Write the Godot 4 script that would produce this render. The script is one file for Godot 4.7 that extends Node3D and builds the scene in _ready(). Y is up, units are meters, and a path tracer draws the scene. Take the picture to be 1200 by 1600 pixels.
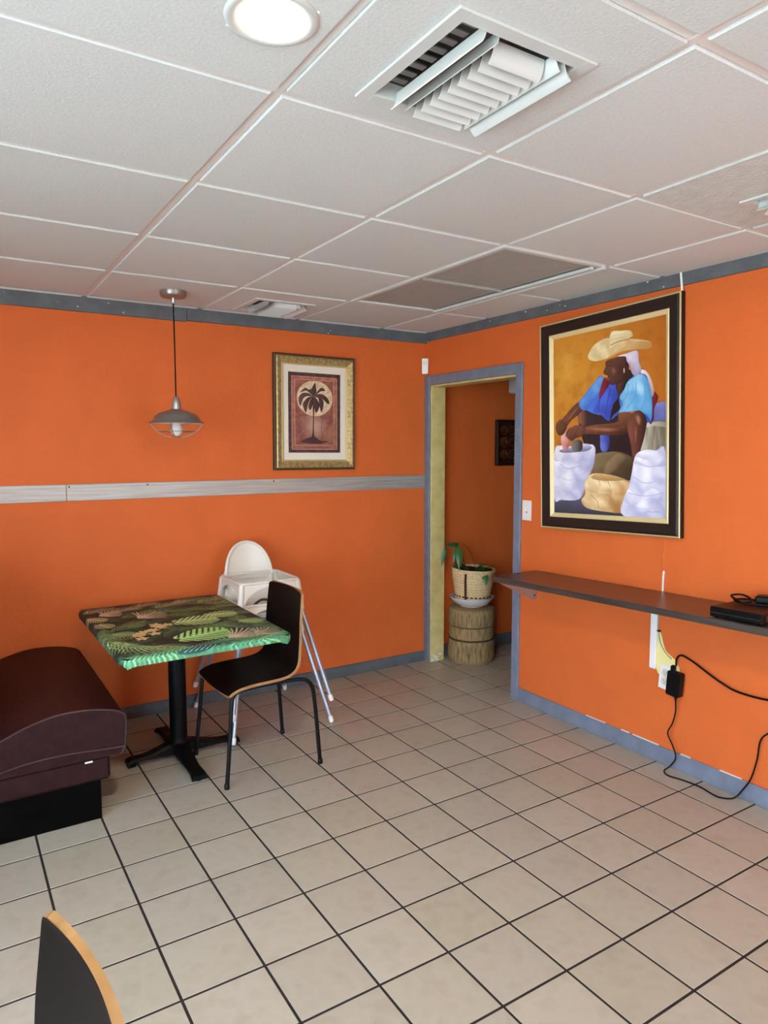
extends Node3D
# A corner of a small restaurant: orange walls, tiled floor, suspended ceiling, a door to a hall.
# x = 0 is the right wall, z = 0 the back wall, y = 0 the floor.

const H := 2.288          # face of the ceiling tiles
const TILE := 0.2435      # floor tile pitch
const CX := -2.1895       # ceiling grid origin and pitch
const CPX := 0.6059
const CZ := 0.0461
const CPZ := 0.6104

var M := {}
var used := {}
var rng := RandomNumberGenerator.new()

func _ready():
	rng.seed = 7
	# ---- camera
	var cam := Camera3D.new()
	cam.name = "camera"
	cam.position = Vector3(-2.862, 1.507, 3.983)
	cam.rotation = Vector3(-0.0905, -0.5638, -0.0015)
	cam.fov = 72.343
	cam.near = 0.05
	add_child(cam)
	cam.current = true
	# ---- sky and exposure
	var we := WorldEnvironment.new()
	we.name = "world_environment"
	var env := Environment.new()
	var sky := Sky.new()
	var ps := ProceduralSkyMaterial.new()
	ps.sky_top_color = Color(0.66, 0.79, 0.95)
	ps.sky_horizon_color = Color(0.85, 0.94, 1.0)
	ps.sky_curve = 0.2
	ps.ground_bottom_color = Color(0.83, 0.90, 0.93)
	ps.ground_horizon_color = Color(0.83, 0.90, 0.93)
	ps.sky_energy_multiplier = 1.1
	sky.sky_material = ps
	env.background_mode = Environment.BG_SKY
	env.sky = sky
	env.tonemap_mode = Environment.TONE_MAPPER_LINEAR
	env.tonemap_exposure = 16.0
	env.sdfgi_enabled = true
	env.ssao_enabled = true
	env.ssil_enabled = true
	we.environment = env
	add_child(we)
	make_materials()
	build_shell()
	build_floor()
	build_ceiling()
	build_trims()
	build_door()
	build_wall_things()
	build_booth()
	build_table()
	build_chairs()
	build_high_chairs()
	build_stump()
	build_shelf()
	build_lamps()

# ---------------------------------------------------------------- naming
func numbered(called: String) -> String:
	if not used.has(called):
		used[called] = 0
		return called
	used[called] += 1
	return "%s_%03d" % [called, used[called]]

func thing(called: String, label: String, category: String, at := Vector3.ZERO, group := "") -> Node3D:
	var o := Node3D.new()
	o.name = numbered(called)
	add_child(o)
	o.position = at
	tag(o, label, category, group)
	return o

func tag(o: Node, label: String, category: String, group := "") -> void:
	o.set_meta("label", label)
	o.set_meta("category", category)
	if group != "":
		o.set_meta("group", group)

func put(called: String, mesh, mat: Material, parent: Node = self) -> MeshInstance3D:
	var o := MeshInstance3D.new()
	if mesh is SurfaceTool:
		mesh = mesh.commit()
	o.mesh = mesh
	o.material_override = mat
	if parent == self:
		o.name = numbered(called)
	else:
		var k := 0
		var nm := called
		while parent.has_node(NodePath(nm)):
			k += 1
			nm = "%s_%03d" % [called, k]
		o.name = nm
	parent.add_child(o, true)
	return o

func struct(called: String, mesh, mat: Material, parent: Node = self) -> MeshInstance3D:
	var o := put(called, mesh, mat, parent)
	if parent == self:
		o.set_meta("kind", "structure")
	return o

# ---------------------------------------------------------------- shapes
func begin() -> SurfaceTool:
	var st := SurfaceTool.new()
	st.begin(Mesh.PRIMITIVE_TRIANGLES)
	return st

func tri(st: SurfaceTool, a: Vector3, b: Vector3, c: Vector3, na: Vector3, nb: Vector3, nc: Vector3, ua := Vector2.ZERO, ub := Vector2.ZERO, uc := Vector2.ZERO) -> void:
	var flip := (b - a).cross(c - a).dot(na + nb + nc) > 0.0
	st.set_normal(na); st.set_uv(ua); st.add_vertex(a)
	if flip:
		st.set_normal(nc); st.set_uv(uc); st.add_vertex(c)
		st.set_normal(nb); st.set_uv(ub); st.add_vertex(b)
	else:
		st.set_normal(nb); st.set_uv(ub); st.add_vertex(b)
		st.set_normal(nc); st.set_uv(uc); st.add_vertex(c)

func face(st: SurfaceTool, pts: Array, out: Vector3, uvs := []) -> void:
	var n: Vector3 = (pts[1] - pts[0]).cross(pts[2] - pts[0])
	if n.length() < 1e-12 and pts.size() > 3:
		n = (pts[2] - pts[0]).cross(pts[3] - pts[0])
	n = n.normalized()
	if n.dot(out) < 0.0:
		n = -n
	for i in range(1, pts.size() - 1):
		if uvs.is_empty():
			tri(st, pts[0], pts[i], pts[i + 1], n, n, n)
		else:
			tri(st, pts[0], pts[i], pts[i + 1], n, n, n, uvs[0], uvs[i], uvs[i + 1])

# a box with chamfered edges
func box(st: SurfaceTool, c: Vector3, s: Vector3, bev := 0.0, xf := Transform3D()) -> void:
	var h := s * 0.5
	var b := minf(bev, minf(h.x, minf(h.y, h.z)) * 0.95)
	var X := xf * Transform3D(Basis(), c)
	for ax in 3:
		var u := (ax + 1) % 3
		var v := (ax + 2) % 3
		for sg in [-1.0, 1.0]:
			var q := []
			for k in [[-1, -1], [1, -1], [1, 1], [-1, 1]]:
				var p := Vector3()
				p[ax] = sg * h[ax]
				p[u] = k[0] * (h[u] - b)
				p[v] = k[1] * (h[v] - b)
				q.append(X * p)
			var n := Vector3()
			n[ax] = sg
			face(st, q, X.basis * n)
	if b <= 0.0:
		return
	for ax in 3:
		var u := (ax + 1) % 3
		var v := (ax + 2) % 3
		for su in [-1.0, 1.0]:
			for sv in [-1.0, 1.0]:
				var q := []
				for k in [[-1, 0], [1, 0], [1, 1], [-1, 1]]:
					var p := Vector3()
					p[ax] = k[0] * (h[ax] - b)
					p[u] = su * (h[u] if k[1] == 0 else h[u] - b)
					p[v] = sv * (h[v] - b if k[1] == 0 else h[v])
					q.append(X * p)
				var n := Vector3()
				n[u] = su
				n[v] = sv
				face(st, q, X.basis * n)
	for sx in [-1.0, 1.0]:
		for sy in [-1.0, 1.0]:
			for sz in [-1.0, 1.0]:
				var d := Vector3(sx, sy, sz)
				face(st, [X * (d * Vector3(h.x, h.y - b, h.z - b)), X * (d * Vector3(h.x - b, h.y, h.z - b)), X * (d * Vector3(h.x - b, h.y - b, h.z))], X.basis * d)

func bx(c: Vector3, s: Vector3, bev := 0.0, xf := Transform3D()) -> SurfaceTool:
	var st := begin()
	box(st, c, s, bev, xf)
	return st

# a box between two corners
func span(st: SurfaceTool, a: Vector3, b: Vector3, bev := 0.0) -> void:
	box(st, (a + b) * 0.5, (b - a).abs(), bev)

func smooth(pts: Array, sub := 6, closed := false) -> Array:
	var r := []
	var n := pts.size()
	for i in (n if closed else n - 1):
		var p0 = pts[(i - 1 + n) % n] if closed or i > 0 else pts[0] * 2.0 - pts[1]
		var p1 = pts[i]
		var p2 = pts[(i + 1) % n]
		var p3 = pts[(i + 2) % n] if closed or i + 2 < n else pts[n - 1] * 2.0 - pts[n - 2]
		for k in sub:
			var t := float(k) / sub
			r.append(0.5 * ((2.0 * p1) + (p2 - p0) * t + (2.0 * p0 - 5.0 * p1 + 4.0 * p2 - p3) * t * t + (3.0 * p1 - p0 - 3.0 * p2 + p3) * t * t * t))
	if not closed:
		r.append(pts[n - 1])
	return r

func tube(st: SurfaceTool, pts: Array, r, n := 10, closed := false) -> void:
	var m := pts.size()
	var rings := []
	var up := Vector3()
	for i in m:
		var a: Vector3 = pts[(i - 1 + m) % m] if closed or i > 0 else pts[i]
		var b: Vector3 = pts[(i + 1) % m] if closed or i < m - 1 else pts[i]
		var t := (b - a).normalized()
		if i == 0:
			up = t.cross(Vector3.UP if absf(t.y) < 0.9 else Vector3.RIGHT).normalized()
		up = (up - t * up.dot(t)).normalized()
		var w := t.cross(up)
		var rr: float = r[i] if r is Array else r
		var ring := []
		for k in n:
			var an := TAU * k / n
			var d := up * cos(an) + w * sin(an)
			ring.append([pts[i] + d * rr, d])
		rings.append(ring)
	for i in (m if closed else m - 1):
		var A = rings[i]
		var B = rings[(i + 1) % m]
		for k in n:
			var l := (k + 1) % n
			tri(st, A[k][0], A[l][0], B[l][0], A[k][1], A[l][1], B[l][1])
			tri(st, A[k][0], B[l][0], B[k][0], A[k][1], B[l][1], B[k][1])
	if not closed:
		for e in [0, m - 1]:
			var q := []
			for k in n:
				q.append(rings[e][k][0])
			face(st, q, (pts[0] - pts[1]) if e == 0 else (pts[m - 1] - pts[m - 2]))

func tb(pts: Array, r, n := 10, closed := false) -> SurfaceTool:
	var st := begin()
	tube(st, pts, r, n, closed)
	return st

# profile of Vector2(radius, height), turned about y; walked so that the outside is on the right-hand side going up
func lathe(st: SurfaceTool, prof: Array, n := 32, xf := Transform3D(), wob = null) -> void:
	var m := prof.size()
	var seg := []
	for i in m - 1:
		var d: Vector2 = prof[i + 1] - prof[i]
		seg.append(Vector2(d.y, -d.x).normalized())
	for i in m - 1:
		var n0: Vector2 = seg[i]
		var n1: Vector2 = seg[i]
		if i > 0 and seg[i - 1].dot(seg[i]) > 0.7:
			n0 = (seg[i - 1] + seg[i]).normalized()
		if i < m - 2 and seg[i + 1].dot(seg[i]) > 0.7:
			n1 = (seg[i + 1] + seg[i]).normalized()
		for k in n:
			var P := []
			var N := []
			var U := []
			for e in [[i, k, n0], [i, k + 1, n0], [i + 1, k + 1, n1], [i + 1, k, n1]]:
				var an: float = TAU * e[1] / n
				var rr: float = prof[e[0]].x
				if wob != null:
					rr *= wob.call(an if e[1] < n else 0.0, prof[e[0]].y)
				P.append(xf * Vector3(cos(an) * rr, prof[e[0]].y, sin(an) * rr))
				N.append(xf.basis * Vector3(cos(an) * e[2].x, e[2].y, sin(an) * e[2].x))
				U.append(Vector2(float(e[1]) / n, float(e[0]) / (m - 1)))
			if prof[i].x > 1e-6:
				tri(st, P[0], P[1], P[2], N[0], N[1], N[2], U[0], U[1], U[2])
			if prof[i + 1].x > 1e-6:
				tri(st, P[0], P[2], P[3], N[0], N[2], N[3], U[0], U[2], U[3])

func lt(prof: Array, n := 32, xf := Transform3D()) -> SurfaceTool:
	var st := begin()
	lathe(st, prof, n, xf)
	return st

# a 2-D outline in x,y pushed along z from 0 to depth
func extrude(st: SurfaceTool, poly: Array, depth: float, xf := Transform3D(), smooth_side := false) -> void:
	var pv := PackedVector2Array(poly)
	if Geometry2D.is_polygon_clockwise(pv):
		pv.reverse()
	var idx := Geometry2D.triangulate_polygon(pv)
	for z in [0.0, depth]:
		var n := xf.basis * Vector3(0, 0, 1 if z > 0.0 else -1)
		for i in range(0, idx.size(), 3):
			var a := pv[idx[i]]
			var b := pv[idx[i + 1]]
			var c := pv[idx[i + 2]]
			tri(st, xf * Vector3(a.x, a.y, z), xf * Vector3(b.x, b.y, z), xf * Vector3(c.x, c.y, z), n, n, n, a, b, c)
	var m := pv.size()
	for i in m:
		var a := pv[i]
		var b := pv[(i + 1) % m]
		var d := (b - a).normalized()
		var n := Vector2(d.y, -d.x)
		var na := n
		var nb := n
		if smooth_side:
			var d0 := (a - pv[(i - 1 + m) % m]).normalized()
			var d1 := (pv[(i + 2) % m] - b).normalized()
			if d0.dot(d) > 0.7:
				na = (n + Vector2(d0.y, -d0.x)).normalized()
			if d1.dot(d) > 0.7:
				nb = (n + Vector2(d1.y, -d1.x)).normalized()
		var A := xf.basis * Vector3(na.x, na.y, 0)
		var B := xf.basis * Vector3(nb.x, nb.y, 0)
		var p := [xf * Vector3(a.x, a.y, 0), xf * Vector3(b.x, b.y, 0), xf * Vector3(b.x, b.y, depth), xf * Vector3(a.x, a.y, depth)]
		tri(st, p[0], p[1], p[2], A, B, B)
		tri(st, p[0], p[2], p[3], A, B, A)

func ex(poly: Array, depth: float, xf := Transform3D(), smooth_side := false) -> SurfaceTool:
	var st := begin()
	extrude(st, poly, depth, xf, smooth_side)
	return st

# a sheet from a function of (u, v), 0..1 each
func sheet(st: SurfaceTool, f: Callable, nu: int, nv: int, out: Vector3, off := 0.0) -> void:
	var P := []
	var N := []
	for j in nv + 1:
		for i in nu + 1:
			P.append(f.call(float(i) / nu, float(j) / nv))
	for j in nv + 1:
		for i in nu + 1:
			var a: Vector3 = P[j * (nu + 1) + mini(i + 1, nu)] - P[j * (nu + 1) + maxi(i - 1, 0)]
			var b: Vector3 = P[mini(j + 1, nv) * (nu + 1) + i] - P[maxi(j - 1, 0) * (nu + 1) + i]
			var n := a.cross(b).normalized()
			N.append(n)
	var sgn := 1.0
	var mid: Vector3 = N[(nv / 2) * (nu + 1) + nu / 2]
	if mid.dot(out) < 0.0:
		sgn = -1.0
	var w := nu + 1
	for j in nv:
		for i in nu:
			var k := [j * w + i, j * w + i + 1, (j + 1) * w + i + 1, (j + 1) * w + i]
			var p := []
			var n := []
			var u := []
			for q in k:
				n.append(N[q] * sgn)
				p.append(P[q] + N[q] * sgn * off)
				u.append(Vector2(float(q % w) / nu, float(q / w) / nv))
			tri(st, p[0], p[1], p[2], n[0], n[1], n[2], u[0], u[1], u[2])
			tri(st, p[0], p[2], p[3], n[0], n[2], n[3], u[0], u[2], u[3])

func arc_pts(c: Vector2, r: float, a0: float, a1: float, n: int) -> Array:
	var q := []
	for i in n + 1:
		var a := lerpf(a0, a1, float(i) / n)
		q.append(c + Vector2(cos(a), sin(a)) * r)
	return q

func round_rect(w: float, h: float, r: float, n := 5) -> Array:
	var q := []
	for k in 4:
		var c := Vector2((w - r) * (1 if k in [0, 3] else -1), (h - r) * (1 if k < 2 else -1))
		q.append_array(arc_pts(c, r, PI * 0.5 * k, PI * 0.5 * (k + 1), n))
	return q

func pivot(at: Vector3, euler_deg := Vector3.ZERO) -> Transform3D:
	return Transform3D(Basis.from_euler(euler_deg * PI / 180.0), at)

# a curved thin strip: outline of an open line given thickness
func ribbon(line: Array, t: float) -> Array:
	var a := []
	var b := []
	var n := line.size()
	for i in n:
		var d: Vector2 = (line[mini(i + 1, n - 1)] - line[maxi(i - 1, 0)]).normalized()
		var nn := Vector2(-d.y, d.x) * t * 0.5
		a.append(line[i] + nn)
		b.append(line[i] - nn)
	b.reverse()
	return a + b

# ---------------------------------------------------------------- materials
func noise_tex(freq: float, ramp: Array, size := 512, oct := 4, sd := 1, kind := FastNoiseLite.TYPE_SIMPLEX_SMOOTH) -> NoiseTexture2D:
	var t := NoiseTexture2D.new()
	var n := FastNoiseLite.new()
	n.noise_type = kind
	n.seed = sd
	n.frequency = freq
	n.fractal_octaves = oct
	t.noise = n
	t.width = size
	t.height = size
	t.seamless = true
	var g := Gradient.new()
	g.offsets = PackedFloat32Array([0.0, 1.0]) if ramp.size() == 2 else PackedFloat32Array([0.0, 0.5, 1.0])
	g.colors = PackedColorArray(ramp)
	t.color_ramp = g
	return t

func bump_tex(freq: float, strength: float, size := 512, oct := 4, sd := 1, kind := FastNoiseLite.TYPE_SIMPLEX_SMOOTH) -> NoiseTexture2D:
	var t := NoiseTexture2D.new()
	var n := FastNoiseLite.new()
	n.noise_type = kind
	n.seed = sd
	n.frequency = freq
	n.fractal_octaves = oct
	t.noise = n
	t.width = size
	t.height = size
	t.seamless = true
	t.as_normal_map = true
	t.bump_strength = strength
	return t

func mat(nm: String, c: Color, rough := 0.6, metal := 0.0, spec := 0.5) -> StandardMaterial3D:
	var m := StandardMaterial3D.new()
	m.resource_name = nm
	m.albedo_color = c
	m.roughness = rough
	m.metallic = metal
	m.metallic_specular = spec
	m.cull_mode = BaseMaterial3D.CULL_DISABLED
	M[nm] = m
	return m

func tri_world(m: StandardMaterial3D, tex: Texture2D, normal: Texture2D = null, scale := 1.0, nscale := 1.0, world := true) -> void:
	m.albedo_texture = tex
	if normal:
		m.normal_enabled = true
		m.normal_texture = normal
		m.normal_scale = nscale
	m.uv1_triplanar = true
	m.uv1_world_triplanar = world
	m.uv1_scale = Vector3.ONE * scale

func hx(s: String) -> Color:
	return Color.html(s)

func make_materials() -> void:
	var roller := bump_tex(0.06, 3.0, 512, 3, 3)
	var blotch := noise_tex(0.006, [hx("f6f6f6"), hx("ffffff")], 512, 5, 5)
	tri_world(mat("orange", hx("d66a33"), 0.55, 0.0, 0.28), blotch, roller, 1.1, 0.22)
	tri_world(mat("trim_grey", hx("7a8394"), 0.5), noise_tex(0.02, [hx("dcdcdc"), hx("ffffff")], 256, 4, 8), roller, 1.5, 0.3)
	tri_world(mat("trim_dark", hx("60676b"), 0.55), noise_tex(0.02, [hx("d4d4d4"), hx("ffffff")], 256, 4, 9), roller, 1.5, 0.4)
	tri_world(mat("jamb_yellow", hx("d9c888"), 0.6), noise_tex(0.02, [hx("e2dcc8"), hx("ffffff")], 256, 4, 10), roller, 1.5, 0.4)
	mat("patch_yellow", hx("e6d890"), 0.7)
	mat("chip_white", hx("dedcd6"), 0.7)
	# ceiling tile: fine pin-holes and worms
	var pits := bump_tex(0.09, 5.0, 512, 3, 21, FastNoiseLite.TYPE_CELLULAR)
	for i in 3:
		tri_world(mat("ceiling_tile_%d" % i, [hx("d2d7d4"), hx("d0d5d1"), hx("d5dad7")][i], 0.85), noise_tex(0.05, [hx("f2f2f2"), hx("ffffff")], 512, 4, 22), pits, 3.2, 0.13)
	tri_world(mat("stucco_tile", hx("d0d8d4"), 0.85), noise_tex(0.03, [hx("eeeeee"), hx("ffffff")], 256, 5, 23), bump_tex(0.06, 6.0, 512, 4, 24), 2.0, 0.35)
	mat("tee", hx("dad5cf"), 0.5)
	mat("vent_white", hx("c9ceca"), 0.4)
	mat("vent_grey", hx("8d8b88"), 0.5)
	mat("dark", hx("1b1a19"), 0.8)
	mat("duct", hx("5c5a56"), 0.7)
	mat("grille_grey", hx("a6a49d"), 0.5, 0.0, 0.3)
	# floor
	var fl := noise_tex(0.012, [hx("f0ede9"), hx("ffffff"), hx("f6f3f0")], 512, 5, 31)
	var flb := bump_tex(0.02, 1.2, 512, 3, 32)
	for i in 4:
		tri_world(mat("floor_tile_%d" % i, [hx("aca797"), hx("a9a493"), hx("afaa9b"), hx("aaa597")][i], 0.36, 0.0, 0.5), fl, flb, 1.3, 0.12)
	tri_world(mat("grout", hx("2a211d"), 0.9), noise_tex(0.05, [hx("b8b8b8"), hx("ffffff")], 256, 3, 33))
	# wood, metal, plastics
	tri_world(mat("black_laminate", hx("120d0b"), 0.45, 0.0, 0.18), noise_tex(0.02, [hx("c8c8c8"), hx("ffffff")], 256, 3, 41))
	var ply := noise_tex(0.03, [hx("7a5630"), hx("9c7648"), hx("8a6438")], 256, 3, 42)
	var pm := mat("ply_edge", Color.WHITE, 0.5)
	tri_world(pm, ply, null, 1.0, 1.0, false)
	pm.uv1_scale = Vector3(1.0, 12.0, 1.0)
	mat("black_metal", hx("0e0e0e"), 0.4, 0.0, 0.3)
	tri_world(mat("cast_black", hx("0d0d0d"), 0.5, 0.0, 0.25), noise_tex(0.1, [hx("b0b0b0"), hx("ffffff")], 256, 3, 43), bump_tex(0.12, 3.0, 256, 3, 44), 4.0, 0.4)
	mat("grey_tube", hx("aab0b8"), 0.35, 0.6)
	mat("white_plastic", hx("d9d3c5"), 0.35)
	mat("white_foot", hx("e9e7e0"), 0.4)
	mat("strap", hx("2b201c"), 0.8)
	var br := mat("brushed", hx("bcb8b0"), 0.42, 0.35)
	tri_world(br, noise_tex(0.03, [hx("d0d0d0"), hx("ffffff")], 256, 4, 45))
	br.uv1_scale = Vector3(0.3, 9.0, 9.0)
	var ss := mat("steel", hx("857d76"), 0.34, 0.85)
	tri_world(ss, noise_tex(0.03, [hx("c8c8c8"), hx("ffffff")], 256, 4, 46))
	ss.uv1_scale = Vector3(9.0, 9.0, 0.4)
	mat("bracket_steel", hx("b8b2aa"), 0.3, 0.7)
	mat("screw", hx("3a3835"), 0.5, 0.6)
	mat("lamp_grey", hx("8f8c87"), 0.35, 0.7)
	mat("lamp_steel", hx("b9b9b9"), 0.28, 0.85)
	mat("bulb_white", hx("d8d6d2"), 0.3)
	mat("cord_black", hx("0c0b0b"), 0.45, 0.0, 0.25)
	mat("black_plastic", hx("0d0c0d"), 0.38, 0.0, 0.3)
	mat("lime_tag", hx("b8d838"), 0.5)
	mat("plate_white", hx("e6e4de"), 0.35)
	mat("socket_line", hx("8b8883"), 0.5)
	# booth
	tri_world(mat("vinyl", hx("30191a"), 0.45, 0.0, 0.25), noise_tex(0.02, [hx("cfcfcf"), hx("ffffff")], 256, 4, 51), bump_tex(0.08, 4.0, 512, 4, 52, FastNoiseLite.TYPE_CELLULAR), 3.0, 0.25)
	mat("piping", hx("2c1615"), 0.4)
	tri_world(mat("kick", hx("0b0909"), 0.6, 0.0, 0.12), noise_tex(0.05, [hx("b0b0b0"), hx("ffffff")], 256, 3, 53))
	# frames
	var gold := mat("gold_frame", Color.WHITE, 0.42, 0.35)
	tri_world(gold, noise_tex(0.03, [hx("6e5a36"), hx("b09660"), hx("c8b07a")], 256, 4, 61), bump_tex(0.06, 4.0, 256, 3, 62), 5.0, 0.5)
	mat("gold_light", hx("cbb684"), 0.4, 0.35)
	mat("frame_side", hx("2c2019"), 0.5, 0.0, 0.3)
	mat("gold_dark", hx("4a3a22"), 0.5, 0.2)
	mat("mat_board", hx("e2d9c6"), 0.8)
	tri_world(mat("frame_black", hx("221c19"), 0.4), noise_tex(0.04, [hx("a0a0a0"), hx("ffffff")], 256, 4, 63), null, 4.0)
	mat("gold_liner", hx("dcc894"), 0.45, 0.1)
	mat("frame_brown", hx("2a1610"), 0.45)
	# plant
	tri_world(mat("straw", Color.WHITE, 0.8), noise_tex(0.05, [hx("b08a52"), hx("dcc090"), hx("ecd8ac")], 256, 4, 71), null, 5.0, 1.0, false)
	mat("band_brown", hx("3e2218"), 0.8)
	mat("porcelain", hx("d9dade"), 0.15)
	var bark := mat("bark", Color.WHITE, 0.85)
	tri_world(bark, noise_tex(0.03, [hx("3c2c1a"), hx("977d53"), hx("c0a878")], 512, 4, 72), bump_tex(0.04, 8.0, 512, 4, 73), 1.0, 0.8, false)
	bark.uv1_scale = Vector3(7.0, 0.5, 7.0)
	tri_world(mat("stump_groove", hx("5a4426"), 0.9), noise_tex(0.05, [hx("a0a0a0"), hx("ffffff")], 256, 3, 74))
	mat("soil", hx("2a2018"), 0.95)
	for i in 2:
		var lf := mat("leaf_%d" % i, [hx("2f5a2c"), hx("3f6e34")][i], 0.4)
		lf.backlight_enabled = true
		lf.backlight = hx("23401c")
	mat("stem", hx("3a5a2c"), 0.6)
	var e := mat("glow", hx("fff6e0"), 0.5)
	e.emission_enabled = true
	e.emission = hx("fff3d6")
	e.emission_energy_multiplier = 1.6
	var pane := mat("pane", Color(0.95, 0.98, 1.0, 0.06), 0.05)
	pane.transparency = BaseMaterial3D.TRANSPARENCY_ALPHA

# ---------------------------------------------------------------- the room
const XL := -4.8   # left wall
const ZF := 6.6    # front wall
const HX := 2.1    # far end of the hall
const HZ := 1.75   # front of the hall

# a wall slab with rectangular holes: along axis `ax` (0: x, 2: z), holes [from, to, low, high]
func wall_mesh(ax: int, from: float, to: float, face_at: float, back_at: float, top: float, holes: Array) -> SurfaceTool:
	var st := begin()
	var cuts := [from, to]
	for h in holes:
		cuts.append(h[0])
		cuts.append(h[1])
	cuts.sort()
	for i in cuts.size() - 1:
		var a: float = cuts[i]
		var b: float = cuts[i + 1]
		if b - a < 1e-4:
			continue
		var bands := [[0.0, top]]
		for h in holes:
			if h[0] <= a + 1e-5 and h[1] >= b - 1e-5:
				bands = [[0.0, h[2]], [h[3], top]]
		for bd in bands:
			if bd[1] - bd[0] < 1e-4:
				continue
			if ax == 0:
				span(st, Vector3(a, bd[0], face_at), Vector3(b, bd[1], back_at))
			else:
				span(st, Vector3(face_at, bd[0], a), Vector3(back_at, bd[1], b))
	return st

func build_shell() -> void:
	var top := H + 0.3
	struct("wall_back", wall_mesh(0, XL, HX, 0.0, -0.15, top, []), M.orange)
	struct("wall_right", wall_mesh(2, 0.0, ZF, 0.0, 0.118, top, [[0.055, 0.907, 0.0, 1.937]]), M.orange)
	var lw := [[2.3, 4.3, 0.15, 2.2], [4.5, 6.5, 0.15, 2.2]]
	struct("wall_left", wall_mesh(2, -0.15, ZF + 0.15, XL, XL - 0.15, top, lw), M.orange)
	var fw := [[-1.5, -0.3, 0.2, 2.15]]
	struct("wall_front", wall_mesh(0, XL - 0.15, 0.118, ZF, ZF + 0.15, top, fw), M.orange)
	struct("wall_hall_end", wall_mesh(2, -0.15, HZ + 0.15, HX, HX + 0.15, top, []), M.orange)
	struct("wall_hall_front", wall_mesh(0, 0.118, HX, HZ, HZ + 0.15, top, []), M.orange)
	# windows behind and beside the camera
	for h in lw:
		var w := struct("window_%d" % (used.get("w", 0) + 1), window_frame(2, h, XL - 0.05), M.plate_white)
		used["w"] = used.get("w", 0) + 1
		put("pane", bx(Vector3(XL - 0.05, (h[2] + h[3]) * 0.5, (h[0] + h[1]) * 0.5), Vector3(0.005, h[3] - h[2] - 0.1, h[1] - h[0] - 0.1)), M.pane, w)
	for h in fw:
		var w := struct("window_%d" % (used.get("w", 0) + 1), window_frame(0, h, ZF + 0.05), M.plate_white)
		used["w"] = used.get("w", 0) + 1
		put("pane", bx(Vector3((h[0] + h[1]) * 0.5, (h[2] + h[3]) * 0.5, ZF + 0.05), Vector3(h[1] - h[0] - 0.1, h[3] - h[2] - 0.1, 0.005)), M.pane, w)

func window_frame(ax: int, h: Array, at: float) -> SurfaceTool:
	var st := begin()
	var mid: float = (h[0] + h[1]) * 0.5
	for r in [[h[0], h[0] + 0.05, h[2], h[3]], [h[1] - 0.05, h[1], h[2], h[3]], [mid - 0.02, mid + 0.02, h[2], h[3]], [h[0], h[1], h[2], h[2] + 0.05], [h[0], h[1], h[3] - 0.05, h[3]]]:
		if ax == 0:
			span(st, Vector3(r[0], r[2], at - 0.03), Vector3(r[1], r[3], at + 0.03), 0.004)
		else:
			span(st, Vector3(at - 0.03, r[2], r[0]), Vector3(at + 0.03, r[3], r[1]), 0.004)
	return st

func build_floor() -> void:
	var st := begin()
	span(st, Vector3(XL - 0.15, -0.15, -0.15), Vector3(HX + 0.15, -0.0014, ZF + 0.15))
	var fl := struct("floor", st, M.grout)
	var x0 := 0.06055
	var z0 := 0.2230
	var shapes := {}
	var rest := begin()
	var g := 0.0084
	for i in range(-20, 10):
		for j in range(-2, 29):
			var a := Vector2(x0 + (i - 1) * TILE, z0 + (j - 1) * TILE) + Vector2(g, g) * 0.5
			var b := a + Vector2(TILE - g, TILE - g)
			# cut against the walls
			a.y = maxf(a.y, 0.0005)
			if a.x < 0.0 and b.y > HZ or b.x < 0.0:
				b.x = minf(b.x, -0.0005)
			if a.x >= 0.0:
				b.y = minf(b.y, HZ - 0.0005)
			a.x = maxf(a.x, XL + 0.0005)
			b.x = minf(b.x, HX - 0.0005)
			b.y = minf(b.y, ZF - 0.0005)
			if b.x - a.x < 0.02 or b.y - a.y < 0.02:
				continue
			if a.x > -0.01 and b.x < 0.118 and (a.y > 0.92 or b.y < 0.05):
				continue
			var c := (a + b) * 0.5
			var s := b - a
			# in the open view of the room: pieces of their own
			var seen := c.x > -3.1 and c.x < 1.0 and c.y < 3.75 and (c.x < 0.0 or c.y < 1.2) and c.y > -0.06 and (c.y < 3.2 or c.x > -2.4)
			if seen:
				var key := "%.3f %.3f" % [s.x, s.y]
				if not shapes.has(key):
					shapes[key] = bx(Vector3.ZERO, Vector3(s.x, 0.008, s.y), 0.0009).commit()
				var k := rng.randi() % 4
				var o := put("tile", shapes[key], M["floor_tile_%d" % k], fl)
				o.position = Vector3(c.x, -0.004, c.y)
				o.rotation = Vector3(rng.randf_range(-0.0012, 0.0012), 0.0, rng.randf_range(-0.0012, 0.0012))
			else:
				box(rest, Vector3(c.x, -0.004, c.y), Vector3(s.x, 0.008, s.y), 0.0009)
	var r := put("tile_field", rest, M.floor_tile_0, fl)
	r.set_meta("kind", "stuff")

# the ceiling cells: column i runs in x, row j in z
func cell(i: int, j: int) -> Array:
	var g := 0.013
	var a := Vector2(CX + CPX * i + g, CZ + CPZ * j + g)
	var b := Vector2(CX + CPX * (i + 1) - g, CZ + CPZ * (j + 1) - g)
	if i == 3:
		b.x = -0.002
	a.y = maxf(a.y, 0.002)
	a.x = maxf(a.x, XL + 0.002)
	b.y = minf(b.y, ZF - 0.002)
	return [a, b]

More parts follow.
